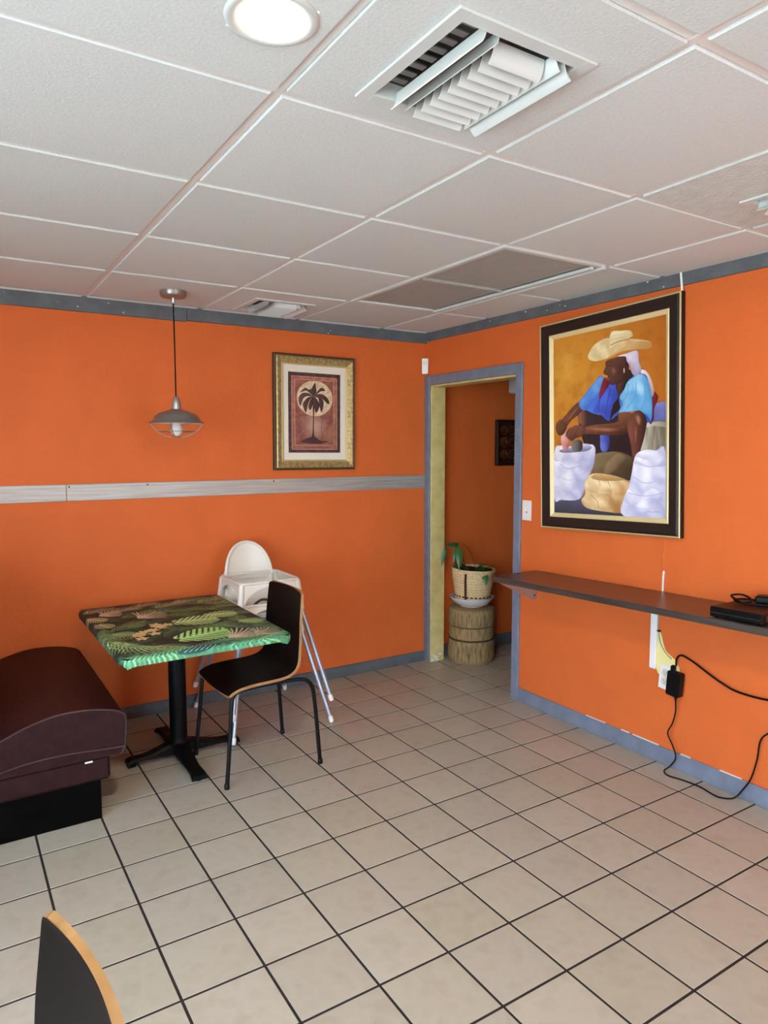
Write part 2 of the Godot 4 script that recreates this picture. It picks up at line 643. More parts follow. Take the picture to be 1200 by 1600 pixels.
func build_ceiling() -> void:
	var st := begin()
	span(st, Vector3(XL - 0.15, H + 0.16, -0.15), Vector3(HX + 0.15, H + 0.3, ZF + 0.15))
	var ce := struct("ceiling", st, M.dark)
	# holes: [cell, x from, x to, z from, z to]
	var holes := {Vector2i(0, 4): [-2.015, -1.72, 2.605, 2.915], Vector2i(1, 0): [-1.405, -1.115, 0.165, 0.455], Vector2i(2, 4): [-0.65, -0.42, 2.66, 2.94], Vector2i(-1, 4): [-2.375, -2.245, 2.665, 2.795]}
	var grille := [Vector2i(2, 1), Vector2i(2, 2)]
	for i in range(-6, 4):
		for j in range(-1, 12):
			var ij := Vector2i(i, j)
			if ij in grille:
				continue
			var ab := cell(i, j)
			var a: Vector2 = ab[0]
			var b: Vector2 = ab[1]
			if b.x - a.x < 0.02 or b.y - a.y < 0.02:
				continue
			var c := (a + b) * 0.5
			var s := b - a
			var m: Material = M["ceiling_tile_%d" % (rng.randi() % 3)]
			if ij == Vector2i(2, 4):
				m = M.stucco_tile
			if holes.has(ij):
				var h = holes[ij]
				var t := begin()
				span(t, Vector3(a.x, H, a.y), Vector3(b.x, H + 0.018, h[2]))
				span(t, Vector3(a.x, H, h[3]), Vector3(b.x, H + 0.018, b.y))
				span(t, Vector3(a.x, H, h[2]), Vector3(h[0], H + 0.018, h[3]))
				span(t, Vector3(h[1], H, h[2]), Vector3(b.x, H + 0.018, h[3]))
				put("ceiling_tile", t, m, ce)
			else:
				# a panel that sags a little in the middle
				var t := begin()
				var sag := rng.randf_range(0.0, 0.0025)
				var lift := rng.randf_range(0.0, 0.0015)
				var e := 0.003
				sheet(t, func(u, v): return Vector3(lerpf(-s.x * 0.5 + e, s.x * 0.5 - e, u), -sag * sin(PI * u) * sin(PI * v), lerpf(-s.y * 0.5 + e, s.y * 0.5 - e, v)), 6, 6, Vector3.DOWN)
				var q := [Vector3(-s.x * 0.5 + e, 0, -s.y * 0.5 + e), Vector3(s.x * 0.5 - e, 0, -s.y * 0.5 + e), Vector3(s.x * 0.5 - e, 0, s.y * 0.5 - e), Vector3(-s.x * 0.5 + e, 0, s.y * 0.5 - e)]
				for k in 4:
					var p0: Vector3 = q[k]
					var p1: Vector3 = q[(k + 1) % 4]
					var o := Vector3(signf(p0.x + p1.x) if absf(p0.x + p1.x) > 0.01 else 0.0, 0, signf(p0.z + p1.z) if absf(p0.z + p1.z) > 0.01 else 0.0)
					var w0 := Vector3(signf(p0.x), 0, signf(p0.z)) * e + Vector3(0, e, 0)
					var w1 := Vector3(signf(p1.x), 0, signf(p1.z)) * e + Vector3(0, e, 0)
					face(t, [p0, p1, p1 + w1, p0 + w0], o + Vector3.DOWN)
					face(t, [p0 + w0, p1 + w1, p1 + w1 + Vector3(0, 0.015, 0), p0 + w0 + Vector3(0, 0.015, 0)], o)
				box(t, Vector3(0, 0.018, 0), Vector3(s.x, 0.004, s.y))
				var o2 := put("ceiling_tile", t, m, ce)
				o2.position = Vector3(c.x, H + lift, c.y)
	# the grid: long main tees along z, short cross tees between them
	for i in range(-5, 4):
		var x := CX + CPX * i
		var t := begin()
		span(t, Vector3(x - 0.012, H + 0.0068, 0.002), Vector3(x + 0.012, H + 0.0105, ZF - 0.002), 0.0008)
		span(t, Vector3(x - 0.002, H + 0.0105, 0.002), Vector3(x + 0.002, H + 0.04, ZF - 0.002))
		put("main_tee", t, M.tee, ce)
	for j in range(0, 12):
		var z := CZ + CPZ * j
		for i in range(-6, 4):
			if i == 2 and j == 2:
				continue
			var xa := maxf(CX + CPX * i + 0.0125, XL + 0.002)
			var xb := CX + CPX * (i + 1) - 0.0125 if i < 3 else -0.002
			var t := begin()
			span(t, Vector3(xa, H + 0.0072, z - 0.012), Vector3(xb, H + 0.0108, z + 0.012), 0.0008)
			span(t, Vector3(xa, H + 0.0108, z - 0.002), Vector3(xb, H + 0.036, z + 0.002))
			put("cross_tee", t, M.tee, ce)
	# plain boarded ceiling in the hall
	var hc := begin()
	span(hc, Vector3(0.119, H, 0.001), Vector3(HX - 0.001, H + 0.02, HZ - 0.001))
	put("hall_ceiling_board", hc, M.ceiling_tile_0, ce)
	# registers, grille
	register(Vector3(-1.868, H, 2.760), 0.355, 0.375, 0.295, 0.31, 0, "large square white air vent with curved louvers nearest the camera in the ceiling")
	register(Vector3(-1.26, H, 0.31), 0.345, 0.345, 0.285, 0.285, 1, "small square white air vent in the ceiling close above the palm picture")
	register(Vector3(-0.535, H, 2.80), 0.27, 0.33, 0.228, 0.278, 2, "white air vent cut off by the right edge in a rough stucco ceiling tile")
	return_grille()

# curved blade outline in (side, down); throws to +side
func blade_line(h: float, throw: float) -> Array:
	var q := []
	for k in 8:
		var t := k / 7.0
		q.append(Vector2(throw * t * t, h * 0.25 - h * 1.1 * t + 0.25 * h * t * t * t))
	return q

func register(at: Vector3, w: float, d: float, ow: float, od: float, sd: int, label: String) -> void:
	var v := thing("air_vent", label, "vent", at, "square ceiling air vents")
	var f := begin()
	var t := 0.006
	for r in [[-w * 0.5, -ow * 0.5, -d * 0.5, d * 0.5], [ow * 0.5, w * 0.5, -d * 0.5, d * 0.5], [-ow * 0.5, ow * 0.5, -d * 0.5, -od * 0.5], [-ow * 0.5, ow * 0.5, od * 0.5, d * 0.5]]:
		span(f, Vector3(r[0], -t, r[2]), Vector3(r[1], 0.0, r[3]), 0.001)
	# inner collar going up into the duct
	span(f, Vector3(-ow * 0.5 - 0.0015, -0.002, -od * 0.5), Vector3(-ow * 0.5 + 0.0005, 0.03, od * 0.5))
	span(f, Vector3(ow * 0.5 - 0.0005, -0.002, -od * 0.5), Vector3(ow * 0.5 + 0.0015, 0.03, od * 0.5))
	span(f, Vector3(-ow * 0.5, -0.002, -od * 0.5 - 0.0015), Vector3(ow * 0.5, 0.03, -od * 0.5 + 0.0005))
	span(f, Vector3(-ow * 0.5, -0.002, od * 0.5 - 0.0005), Vector3(ow * 0.5, 0.03, od * 0.5 + 0.0015))
	put("frame", f, M.vent_white, v)
	var du := begin()
	span(du, Vector3(-ow * 0.5, 0.13, -od * 0.5), Vector3(ow * 0.5, 0.14, od * 0.5))
	span(du, Vector3(-ow * 0.5 - 0.004, 0.03, -od * 0.5), Vector3(-ow * 0.5, 0.14, od * 0.5))
	span(du, Vector3(ow * 0.5, 0.03, -od * 0.5), Vector3(ow * 0.5 + 0.004, 0.14, od * 0.5))
	span(du, Vector3(-ow * 0.5, 0.03, -od * 0.5 - 0.004), Vector3(ow * 0.5, 0.14, -od * 0.5))
	span(du, Vector3(-ow * 0.5, 0.03, od * 0.5), Vector3(ow * 0.5, 0.14, od * 0.5 + 0.004))
	put("duct", du, M.duct, v)
	# damper fins seen through the left slot
	for k in 9:
		var z := lerpf(-od * 0.46, od * 0.46, k / 8.0)
		put("damper_fin", bx(Vector3(-ow * 0.36, 0.034, z), Vector3(ow * 0.24, 0.003, od * 0.055), 0.0, Transform3D()), M.vent_grey, v)
	var k1 := ow / 0.295
	# long blades on the left, curved towards the left
	for b in [[-0.088, 0.045, -0.016], [-0.056, 0.034, -0.010]]:
		var line := blade_line(b[1], b[2])
		for p in line.size():
			line[p].x += b[0] * k1
		put("long_blade", ex(ribbon(line, 0.002), od - 0.004, pivot(Vector3(0, 0, -od * 0.5 + 0.002)), true), M.vent_white, v)
	# the middle bank of short blades, each along x
	var n := 9
	var sh := begin()
	for k in n:
		var line := blade_line(0.044, 0.017)
		var z := lerpf(-od * 0.44, od * 0.40, k / float(n - 1))
		var m := ex(ribbon(line, 0.0018), 0.135 * k1, Transform3D(Basis(Vector3(0, 0, -1), Vector3(0, 1, 0), Vector3(1, 0, 0)), Vector3(-0.045 * k1, -0.002, z)), true)
		put("short_blade", m, M.vent_white, v)
	# long blades on the right, curved towards the right and hanging lower
	for b in [[0.094, 0.036, 0.012], [0.116, 0.052, 0.022]]:
		var line := blade_line(b[1], b[2])
		for p in line.size():
			line[p].x += b[0] * k1
		put("long_blade", ex(ribbon(line, 0.002), od - 0.004, pivot(Vector3(0, 0, -od * 0.5 + 0.002)), true), M.vent_white, v)

func return_grille() -> void:
	var x0 := CX + CPX * 2 + 0.02
	var x1 := CX + CPX * 3 - 0.02
	var z0 := CZ + CPZ + 0.02
	var z1 := CZ + CPZ * 3 - 0.02
	var g := thing("return_grille", "long grey louvered return air grille set flush in the ceiling, two panels long", "grille", Vector3((x0 + x1) * 0.5, H, (z0 + z1) * 0.5))
	var w := x1 - x0
	var d := z1 - z0
	var fr := begin()
	span(fr, Vector3(-w * 0.5 - 0.012, -0.004, -d * 0.5 - 0.012), Vector3(-w * 0.5 + 0.012, 0.012, d * 0.5 + 0.012), 0.002)
	span(fr, Vector3(w * 0.5 - 0.016, -0.014, -d * 0.5 - 0.012), Vector3(w * 0.5 + 0.004, 0.012, d * 0.5 + 0.012), 0.002)
	span(fr, Vector3(-w * 0.5 + 0.012, -0.004, -d * 0.5 - 0.012), Vector3(w * 0.5 - 0.016, 0.012, -d * 0.5 + 0.018), 0.002)
	span(fr, Vector3(-w * 0.5 + 0.012, -0.004, d * 0.5 - 0.014), Vector3(w * 0.5 - 0.016, 0.012, d * 0.5 + 0.012), 0.002)
	put("frame", fr, M.vent_white, g)
	put("hinge_rail", bx(Vector3(w * 0.5 - 0.05, -0.006, 0), Vector3(0.018, 0.014, d - 0.03), 0.003), M.vent_white, g)
	put("crossbar", bx(Vector3(-0.02, 0.002, 0), Vector3(w - 0.08, 0.014, 0.018), 0.002), M.grille_grey, g)
	put("backing", bx(Vector3(0, 0.06, 0), Vector3(w, 0.004, d)), M.dark, g)
	for s in [-1.0, 1.0]:
		var st := begin()
		var n := 26
		for k in n:
			var x := lerpf(-w * 0.5 + 0.018, w * 0.5 - 0.064, k / float(n - 1))
			box(st, Vector3.ZERO, Vector3(0.0145, 0.0016, d * 0.5 - 0.03), 0.0, pivot(Vector3(x, 0.006, s * d * 0.25), Vector3(0, 0, -3)))
		var o := put("louver_panel", st, M.grille_grey, g)
		o.set_meta("kind", "stuff")

func build_trims() -> void:
	var st := begin()
	span(st, Vector3(XL, 2.215, 0.0), Vector3(-1.656, H + 0.006, 0.016), 0.002)
	struct("trim_1", st, M.trim_dark)
	st = begin()
	span(st, Vector3(-1.654, 2.221, 0.0), Vector3(0.0, H + 0.006, 0.016), 0.002)
	struct("trim_2", st, M.trim_dark)
	st = begin()
	span(st, Vector3(-0.016, 2.233, 0.0165), Vector3(0.0, H + 0.006, ZF), 0.002)
	struct("trim_3", st, M.trim_dark)
	# flakes of old paint along the crown strips
	var pr := RandomNumberGenerator.new()
	pr.seed = 12
	var ch := begin()
	for k in 11:
		var x := pr.randf_range(-2.7, -0.05)
		var s := pr.randf_range(0.002, 0.006)
		box(ch, Vector3(x, pr.randf_range(2.225, 2.28), 0.0163), Vector3(s * 1.4, s, 0.0012), 0.0004, Transform3D())
	for k in 9:
		var z := pr.randf_range(0.4, 2.3)
		var s := pr.randf_range(0.002, 0.007)
		box(ch, Vector3(-0.0163, pr.randf_range(2.24, 2.285), z), Vector3(0.0012, s, s * 1.6), 0.0004)
	var c := put("paint_chip", ch, M.chip_white, get_node("trim_3"))
	c.set_meta("kind", "stuff")
	# baseboards
	st = begin()
	span(st, Vector3(XL, 0.0, 0.0), Vector3(0.0, 0.072, 0.012), 0.003)
	struct("baseboard_back", st, M.trim_dark)
	st = begin()
	span(st, Vector3(-0.012, 0.0, 0.966), Vector3(0.0, 0.082, ZF), 0.003)
	var br := struct("baseboard_right", st, M.trim_grey)
	for q in [[1.55, 0.13], [1.74, 0.05], [1.86, 0.15], [2.08, 0.05], [2.30, 0.1]]:
		put("caulk_gap", bx(Vector3(-0.0045, 0.083, q[0]), Vector3(0.009, 0.004, q[1]), 0.001), M.chip_white, br)
	st = begin()
	span(st, Vector3(0.13, 0.0, 0.0), Vector3(HX, 0.09, 0.012), 0.003)
	struct("baseboard_hall", st, M.trim_dark)

func build_door() -> void:
	# a cased opening without a door leaf
	var st := begin()
	span(st, Vector3(-0.014, 0.0, 0.002), Vector3(0.002, 2.0, 0.058), 0.003)
	var d := struct("door_1", st, M.trim_grey)
	put("casing", bx(Vector3(-0.006, 0.969, 0.936), Vector3(0.016, 1.938, 0.058), 0.003), M.trim_grey, d)
	put("casing", bx(Vector3(-0.006, 1.968, 0.5115), Vector3(0.016, 0.064, 0.907), 0.003), M.trim_grey, d)
	put("jamb", bx(Vector3(0.06, 0.968, 0.0615), Vector3(0.118, 1.936, 0.013), 0.002), M.jamb_yellow, d)
	put("jamb", bx(Vector3(0.06, 0.968, 0.9005), Vector3(0.118, 1.936, 0.013), 0.002), M.trim_grey, d)
	put("head_jamb", bx(Vector3(0.06, 1.9305, 0.481), Vector3(0.118, 0.013, 0.826), 0.002), M.jamb_yellow, d)
	# scraped white paint low on the yellow jamb and ragged overpaint along its edge
	var r := RandomNumberGenerator.new()
	r.seed = 4
	st = begin()
	for k in 12:
		var s := r.randf_range(0.008, 0.022)
		box(st, Vector3(r.randf_range(0.01, 0.11), r.randf_range(0.006, 0.05), 0.0685), Vector3(s, s * 0.8, 0.0015), 0.0006, Transform3D())
	var o := put("scraped_paint", st, M.chip_white, d)
	o.set_meta("kind", "stuff")
	st = begin()
	for k in 40:
		var s := r.randf_range(0.004, 0.012)
		box(st, Vector3(-0.0005 + r.randf_range(0.0, 0.004), r.randf_range(0.05, 1.9), 0.0585), Vector3(0.006, s * 3.0, 0.0015), 0.0005, Transform3D())
	o = put("overpaint", st, M.jamb_yellow, d)
	o.set_meta("kind", "stuff")

# ---------------------------------------------------------------- printed pictures
func fill_poly(im: Image, pts: Array, ca: Color, cb: Color, ang: float, style: int, nz: FastNoiseLite) -> void:
	var lo := Vector2(1e9, 1e9)
	var hi := -lo
	for p in pts:
		lo = lo.min(p)
		hi = hi.max(p)
	var dir := Vector2(cos(deg_to_rad(ang)), sin(deg_to_rad(ang)))
	var mid := (lo + hi) * 0.5
	var ext := maxf(1.0, absf(dir.x) * (hi.x - lo.x) * 0.5 + absf(dir.y) * (hi.y - lo.y) * 0.5)
	var perp := Vector2(-dir.y, dir.x)
	var W := im.get_width()
	for y in range(maxi(0, int(floor(lo.y))), mini(im.get_height(), int(ceil(hi.y)) + 1)):
		var xs := []
		var yy := y + 0.5
		var n := pts.size()
		for i in n:
			var a: Vector2 = pts[i]
			var b: Vector2 = pts[(i + 1) % n]
			if (a.y <= yy) != (b.y <= yy):
				xs.append(a.x + (yy - a.y) / (b.y - a.y) * (b.x - a.x))
		xs.sort()
		for k in range(0, xs.size() - 1, 2):
			for x in range(maxi(0, int(round(xs[k]))), mini(W, int(round(xs[k + 1])))):
				var p := Vector2(x, y) - mid
				var t := p.dot(dir) / ext * 0.5 + 0.5
				var e := minf(x - xs[k], xs[k + 1] - x)      # rounder towards the outline
				if style == 0:
					t += nz.get_noise_2d(x, y) * 0.12
				elif style == 1:                               # folds of cloth
					t += sin(p.dot(perp) * 0.075 + nz.get_noise_2d(x * 0.5, y * 0.5) * 4.0) * 0.15 + nz.get_noise_2d(x * 0.6, y * 0.6) * 0.25
				elif style == 2:                               # streaks along
					t += nz.get_noise_2d(x * 3.0, y * 0.4) * 0.6
				else:                                          # grainy print
					t += nz.get_noise_2d(x * 4.0, y * 4.0) * 0.5
				if style == 4:                                 # a soft glaze over what is there
					var half := maxf(1.0, (xs[k + 1] - xs[k]) * 0.5)
					var al := smoothstep(0.0, 1.0, e / half) * sin(PI * clampf((y - lo.y) / (hi.y - lo.y), 0.0, 1.0))
					im.set_pixel(x, y, im.get_pixel(x, y).lerp(ca.lerp(cb, clampf(t, 0.0, 1.0)), 0.85 * al))
					continue
				t += 0.16 * (1.0 - clampf(e / 16.0, 0.0, 1.0))
				im.set_pixel(x, y, ca.lerp(cb, clampf(t, 0.0, 1.0)))

func stroke(im: Image, pts: Array, r: float, c: Color) -> void:
	for i in pts.size() - 1:
		var a: Vector2 = pts[i]
		var b: Vector2 = pts[i + 1]
		var n := maxi(1, int(a.distance_to(b) / maxf(0.5, r * 0.6)))
		for k in n + 1:
			var p := a.lerp(b, float(k) / n)
			im.fill_rect(Rect2i(int(p.x - r), int(p.y - r), maxi(1, int(r * 2)), maxi(1, int(r * 2))), c)

func pts_of(a: Array) -> Array:
	var q := []
	for i in range(0, a.size(), 2):
		q.append(Vector2(a[i], a[i + 1]))
	return q

func draw_shapes(im: Image, shapes: Array, nz: FastNoiseLite) -> void:
	for s in shapes:
		var w: PackedStringArray = s[0].split(" ")
		fill_poly(im, smooth(pts_of(s[1]), 5, true), hx(w[0]), hx(w[1]), w[2].to_float(), w[3].to_int(), nz)

func fractal(sd: int, f: float) -> FastNoiseLite:
	var nz := FastNoiseLite.new()
	nz.seed = sd
	nz.frequency = f
	nz.fractal_octaves = 3
	return nz

func market_picture() -> ImageTexture:
	var im := Image.create(600, 800, false, Image.FORMAT_RGB8)
	var nz := fractal(5, 0.012)
	for y in 800:
		for x in 600:
			var g := clampf(1.0 - Vector2(x - 80, y - 170).length() / 560.0, 0.0, 1.0)
			var c := hx("b2641a").lerp(hx("dc9a34"), g)
			im.set_pixel(x, y, c.lerp(hx("8a4a16"), clampf(nz.get_noise_2d(x, y) * 0.35 + y / 4200.0, 0.0, 0.4)))
	var shapes := [
		["5a5f78 30323f 90 0", [-1,726,182,721,412,736,598,744,599,800,0,800]],
		["7880c0 3d4580 60 1", [545,349,569,340,597,344,598,428,535,418]],
		["b9b4a2 6a6252 0 2", [510,418,554,414,597,419,598,537,485,534]],
		["d5d0c0 8a8270 0 0", [510,418,554,414,597,419,598,438,554,431,505,433]],
		["3a2e34 140f14 60 0", [147,350,190,331,267,366,379,354,445,405,453,563,345,551,239,548,188,496,161,430]],
		["a8745a 4a2820 0 0", [149,357,166,335,190,342,200,382,184,410,154,393]],
		["9a6246 3c2018 40 0", [165,297,190,317,157,350,110,377,75,405,41,400,49,373,89,339,128,310]],
		["6d7fd0 2b3a90 0 1", [276,415,319,453,319,508,297,527,275,514,272,464]],
		["a83040 5a1422 30 0", [413,216,485,193,524,235,539,282,565,317,547,360,543,405,524,417,520,319,485,224]],
		["f0e6e0 b89a98 30 0", [481,198,508,208,531,243,545,289,537,314,527,281,512,244,485,218]],
		["4c7ee0 2a4cab 20 1", [277,199,346,235,485,215,520,254,535,334,528,417,453,363,379,367,320,394,276,366,231,356,153,310,190,267,241,223]],
		["74b2ea 3565c0 70 1", [277,201,294,229,240,293,190,340,153,314,186,270,236,226]],
		["4a6cd8 2a3fa0 20 1", [303,237,363,237,373,292,345,365,320,394,276,366,236,349,267,296]],
		["241c22 0c0a0e 0 0", [359,243,421,220,404,268,373,306,379,347,345,371,324,397,341,330,369,298]],
		["9fd8f2 3a86c4 50 1", [421,237,485,217,522,261,537,340,531,405,508,383,453,363,373,368,392,328,376,299,400,268]],
		["a03038 5c1420 0 0", [296,210,324,232,303,264,267,297,273,254]],
		["a56a4c 3a1e16 80 0", [373,365,438,373,437,432,404,456,328,457,230,447,163,441,175,416,258,406,328,406,367,398]],
		["8a5040 2c1612 0 0", [440,372,477,363,510,398,505,449,485,514,462,559,445,566,433,499,416,431,427,391]],
		["94805a 2c2016 45 0", [241,537,310,527,389,531,454,570,436,647,327,627,238,623,220,583]],
		["a8946c 4c3a26 45 0", [310,571,366,534,412,552,379,586,344,613,292,620]],
		["f2f2fc a2a4cc 25 1", [4,516,43,489,107,495,174,485,239,498,245,534,235,584,212,627,173,714,134,739,45,740,1,732]],
		["ffffff b4b4d6 80 1", [4,520,43,491,107,504,174,510,225,491,243,513,237,555,183,565,97,560,6,558]],
		["c0c0dc 6a6a90 90 0", [37,510,97,500,184,495,225,501,202,518,117,523,47,521]],
		["f0b4a8 b46a64 0 1", [51,428,81,411,98,449,95,493,63,514,44,469]],
		["8a8684 2a2626 0 0", [112,477,138,467,170,477,167,516,115,516]],
		["9a6448 3a1e16 40 0", [17,385,45,370,81,402,60,436,33,442,13,414]],
		["a06c50 3a1e16 60 1", [84,422,137,401,189,419,175,449,132,461,109,471,76,448]],
		["f2dcaa a87844 30 1", [187,652,234,619,327,625,412,647,433,669,410,705,405,781,309,785,200,773,165,740,187,710]],
		["fbeac0 bc8c54 70 1", [187,656,229,623,301,637,378,644,433,666,412,705,327,707,238,705,192,685]],
		["d4b27a a47c48 90 0", [220,634,265,620,344,630,395,647,327,651,256,648]],
		["f4f4fc a4a6cc 40 1", [457,545,508,524,554,529,598,532,599,798,395,797,399,723,420,681,436,627]],
		["ffffff a8aacc 80 1", [461,553,524,568,598,563,598,589,524,594,453,580]],
		["fafaff a0a4cc 80 1", [420,688,477,707,539,680,598,705,598,731,524,720,453,749,403,736]],
		["5a3830 20120f 0 0", [367,210,421,190,445,220,404,241,375,299,363,264]],
		["7a4c3c 2a1714 30 0", [303,141,346,132,405,135,423,177,413,216,380,239,342,245,319,233,310,214,315,204,293,189,303,168]],
		["9a5a54 5a2a28 0 0", [307,211,329,218,327,227,312,224]],
		["6a4034 2a1613 0 0", [392,140,411,140,413,169,400,181,392,159]],
		["f2e6d8 c8b8a8 0 0", [397,183,401,183,402,199,396,199]],
		["f6f0fa a89ab8 40 1", [367,129,413,123,464,120,471,164,485,201,461,221,439,209,429,178,413,156,405,135]],
		["f4e2b0 c49a5e 50 1", [205,113,228,71,278,47,330,46,437,67,520,90,536,114,508,120,445,113,380,112,321,127,250,133]],
		["e8c890 b07c46 60 0", [312,128,380,101,445,81,523,95,536,114,508,120,445,113,380,112]],
		["f8ecc4 cfae72 20 1", [321,78,332,24,380,25,431,34,439,62,380,67,334,87]],
	]
	draw_shapes(im, shapes, nz)
	# soft lights: face, arms, knee, sacks, shoulder, background
	for g in [["e8b050 d89838 0 4", [12, 63, 112, 35, 178, 102, 129, 225, 21, 228]], ["9c6a58 7a4c3e 0 4", [325, 172, 346, 166, 366, 180, 360, 204, 333, 203]], ["c48a6a a06a4e 0 4", [175, 420, 258, 416, 362, 427, 404, 423, 379, 442, 258, 439]], ["cf9a82 a87058 0 4", [450, 382, 473, 376, 490, 398, 482, 425, 459, 415]], ["a46a54 8a5442 0 4", [448, 430, 468, 424, 464, 480, 453, 506]], ["b98464 9a684c 0 4", [150, 312, 160, 320, 99, 368, 78, 386, 92, 363]], ["ffffff f0f0fc 0 4", [47, 581, 135, 590, 125, 678, 45, 687]], ["ffffff f0f0fc 0 4", [485, 567, 554, 581, 539, 666, 477, 674]], ["ffffff f0f0fc 0 4", [453, 715, 539, 706, 524, 779, 444, 776]], ["fff0cc f4dcae 0 4", [229, 641, 327, 655, 378, 675, 309, 693, 238, 680]], ["fbe6b8 ecd09c 0 4", [210, 721, 300, 725, 344, 766, 237, 767]], ["c8ecf8 a4dcf4 0 4", [437, 245, 485, 237, 516, 280, 493, 310, 445, 286]]]:
		draw_shapes(im, [g], nz)
	for l in [["2a1410 1.3", [81, 411, 64, 428, 53, 443]], ["2a1410 1.3", [98, 412, 86, 430, 76, 451]], ["2a1410 1.3", [120, 417, 106, 438, 98, 460]], ["2a1410 1.3", [139, 425, 127, 443, 117, 461]], ["2a1410 1.2", [29, 385, 20, 407, 26, 426]], ["2a1410 1.2", [44, 383, 35, 407, 40, 432]],
			["8a6a3a 1.8", [330, 78, 368, 69, 413, 68, 439, 62]], ["d8bc82 0.8", [219, 108, 269, 87, 330, 78]], ["d8bc82 0.8", [237, 121, 286, 104, 346, 98]], ["d8bc82 0.8", [224, 88, 269, 67, 325, 59]], ["d2b474 0.8", [330, 41, 380, 41, 434, 49]], ["d2b474 0.8", [328, 54, 380, 55, 437, 59]],
			["1c0c0a 1.0", [310, 150, 324, 146, 340, 150]], ["140808 1.4", [316, 163, 327, 161, 336, 165]], ["8a4a44 1.2", [306, 213, 318, 216, 330, 214]], ["2a1410 1.2", [303, 168, 293, 189, 315, 201]],
			["4a96cc 1.6", [421, 250, 413, 296, 379, 333]], ["4a96cc 1.6", [461, 248, 453, 306, 412, 350]], ["4a96cc 1.6", [500, 259, 505, 318, 485, 362]], ["22398e 1.6", [329, 260, 311, 320, 302, 368]], ["22398e 1.6", [294, 257, 267, 310, 267, 352]],
			["b0b2d8 1.6", [37, 573, 87, 597, 174, 583]], ["b8bade 1.4", [26, 634, 106, 649, 192, 612]], ["b8bade 1.4", [15, 679, 85, 701, 163, 663]], ["aeb0d8 1.8", [461, 573, 524, 594, 596, 582]], ["b4b6dc 1.6", [445, 634, 508, 660, 597, 640]], ["aeb0d8 1.8", [420, 702, 508, 713, 597, 698]], ["b4b6dc 1.4", [412, 757, 493, 767, 597, 757]],
			["a87c46 1.2", [238, 627, 265, 648, 274, 676]], ["a87c46 1.2", [274, 623, 310, 648, 327, 676]], ["a87c46 1.2", [219, 713, 256, 741, 265, 769]], ["a87c46 1.2", [309, 711, 344, 738, 352, 773]]]:
		var w: PackedStringArray = l[0].split(" ")
		stroke(im, smooth(pts_of(l[1]), 8), w[1].to_float(), hx(w[0]))
	# the painter's scribble, low on the right
	var sg := []
	for k in 20:
		sg.append(Vector2(505 + k * 3.8, 776 + sin(k * 1.9) * 5.0 + cos(k * 0.7) * 2.0))
	stroke(im, smooth(sg, 3), 0.9, hx("a06a60"))
	return ImageTexture.create_from_image(im)

func palm_picture() -> ImageTexture:
	var im := Image.create(400, 620, false, Image.FORMAT_RGB8)
	var nz := fractal(9, 0.02)
	for y in 620:
		for x in 400:
			var n := nz.get_noise_2d(x, y)
			var n2 := nz.get_noise_2d(x * 5, y * 5)
			var c := hx("5a3a34").lerp(hx("38242a"), clampf(n + 0.5, 0, 1))
			if x > 25 and x < 372 and y > 30 and y < 594:
				c = hx("b8765e").lerp(hx("96584a"), clampf(n * 1.2 + 0.5 + n2 * 0.4, 0, 1))
				if y > 380:
					c = c.lerp(hx("8a5448"), 0.5)
			if x > 48 and x < 346 and y > 55 and y < 560:
				c = hx("a0604c").lerp(hx("7c463e"), clampf(n + 0.4 + n2 * 0.5 + y / 1600.0, 0, 1))
			var m := Vector2(x - 200, (y - 196)).length()
			if m < 138:
				c = hx("e4ceaa").lerp(hx("c8a684"), clampf(n + n2 * 0.4 + m / 260.0, 0, 1))
			elif m < 143:
				c = hx("8a5a48")
			for e in [[25, 372, 30, 594], [48, 346, 55, 560]]:
				if (absf(x - e[0]) < 1.6 or absf(x - e[1]) < 1.6) and y > e[2] and y < e[3] or (absf(y - e[2]) < 1.6 or absf(y - e[3]) < 1.6) and x > e[0] and x < e[1]:
					c = hx("dca68a") if m > 143 else c
			im.set_pixel(x, y, c)
	var shapes := [
		["d8bca8 b48a76 90 4", [71,357,117,325,195,305,274,330,327,394,311,497,203,535,92,515]],
		["b8845e 8a5a46 30 4", [243,516,265,445,313,394,368,374,367,562,243,548]],
		["4a3028 2a1614 0 0", [184,191,197,191,193,356,193,471,204,522,164,522,180,471,185,356]],
		["4a2a2a 301a1c 0 0", [92,534,151,503,204,497,243,526,303,529,243,548,150,547]],
		["5a3c34 38221f 0 3", [185,179,151,132,174,122,201,74,210,114,213,140,195,172]],
		["5f443a 38221f 0 3", [185,179,160,141,128,117,89,153,134,139,166,160]],
		["5f443a 38221f 0 3", [185,182,147,157,101,162,78,200,89,260,113,199,146,180]],
		["5a3c34 301c1b 0 3", [185,185,146,192,109,243,131,306,148,243,165,204]],
		["5a3c34 301c1b 0 3", [187,185,162,217,151,262,166,287,184,242]],
		["5a3c34 301c1b 0 3", [192,185,190,242,209,308,236,254,218,203]],
		["5f443a 38221f 0 3", [192,182,225,190,236,254,252,301,269,227,244,190]],
		["5f443a 38221f 0 3", [192,178,239,158,285,176,313,217,303,236,264,202,225,190]],
		["5f443a 38221f 0 3", [193,172,219,140,253,110,282,131,246,139,212,165]],
	]
	draw_shapes(im, shapes, nz)
	stroke(im, smooth([Vector2(262, 545), Vector2(266, 470), Vector2(300, 420), Vector2(372, 392)], 6), 1.6, hx("7a4434"))
	stroke(im, smooth([Vector2(258, 540), Vector2(252, 440), Vector2(256, 370)], 6), 1.5, hx("5c3830"))
	for k in 18:
		stroke(im, [Vector2(110 + k * 11, 578 + (k % 3)), Vector2(116 + k * 11, 582 - (k % 2) * 4)], 1.6, hx("4a2c2a"))
	return ImageTexture.create_from_image(im)

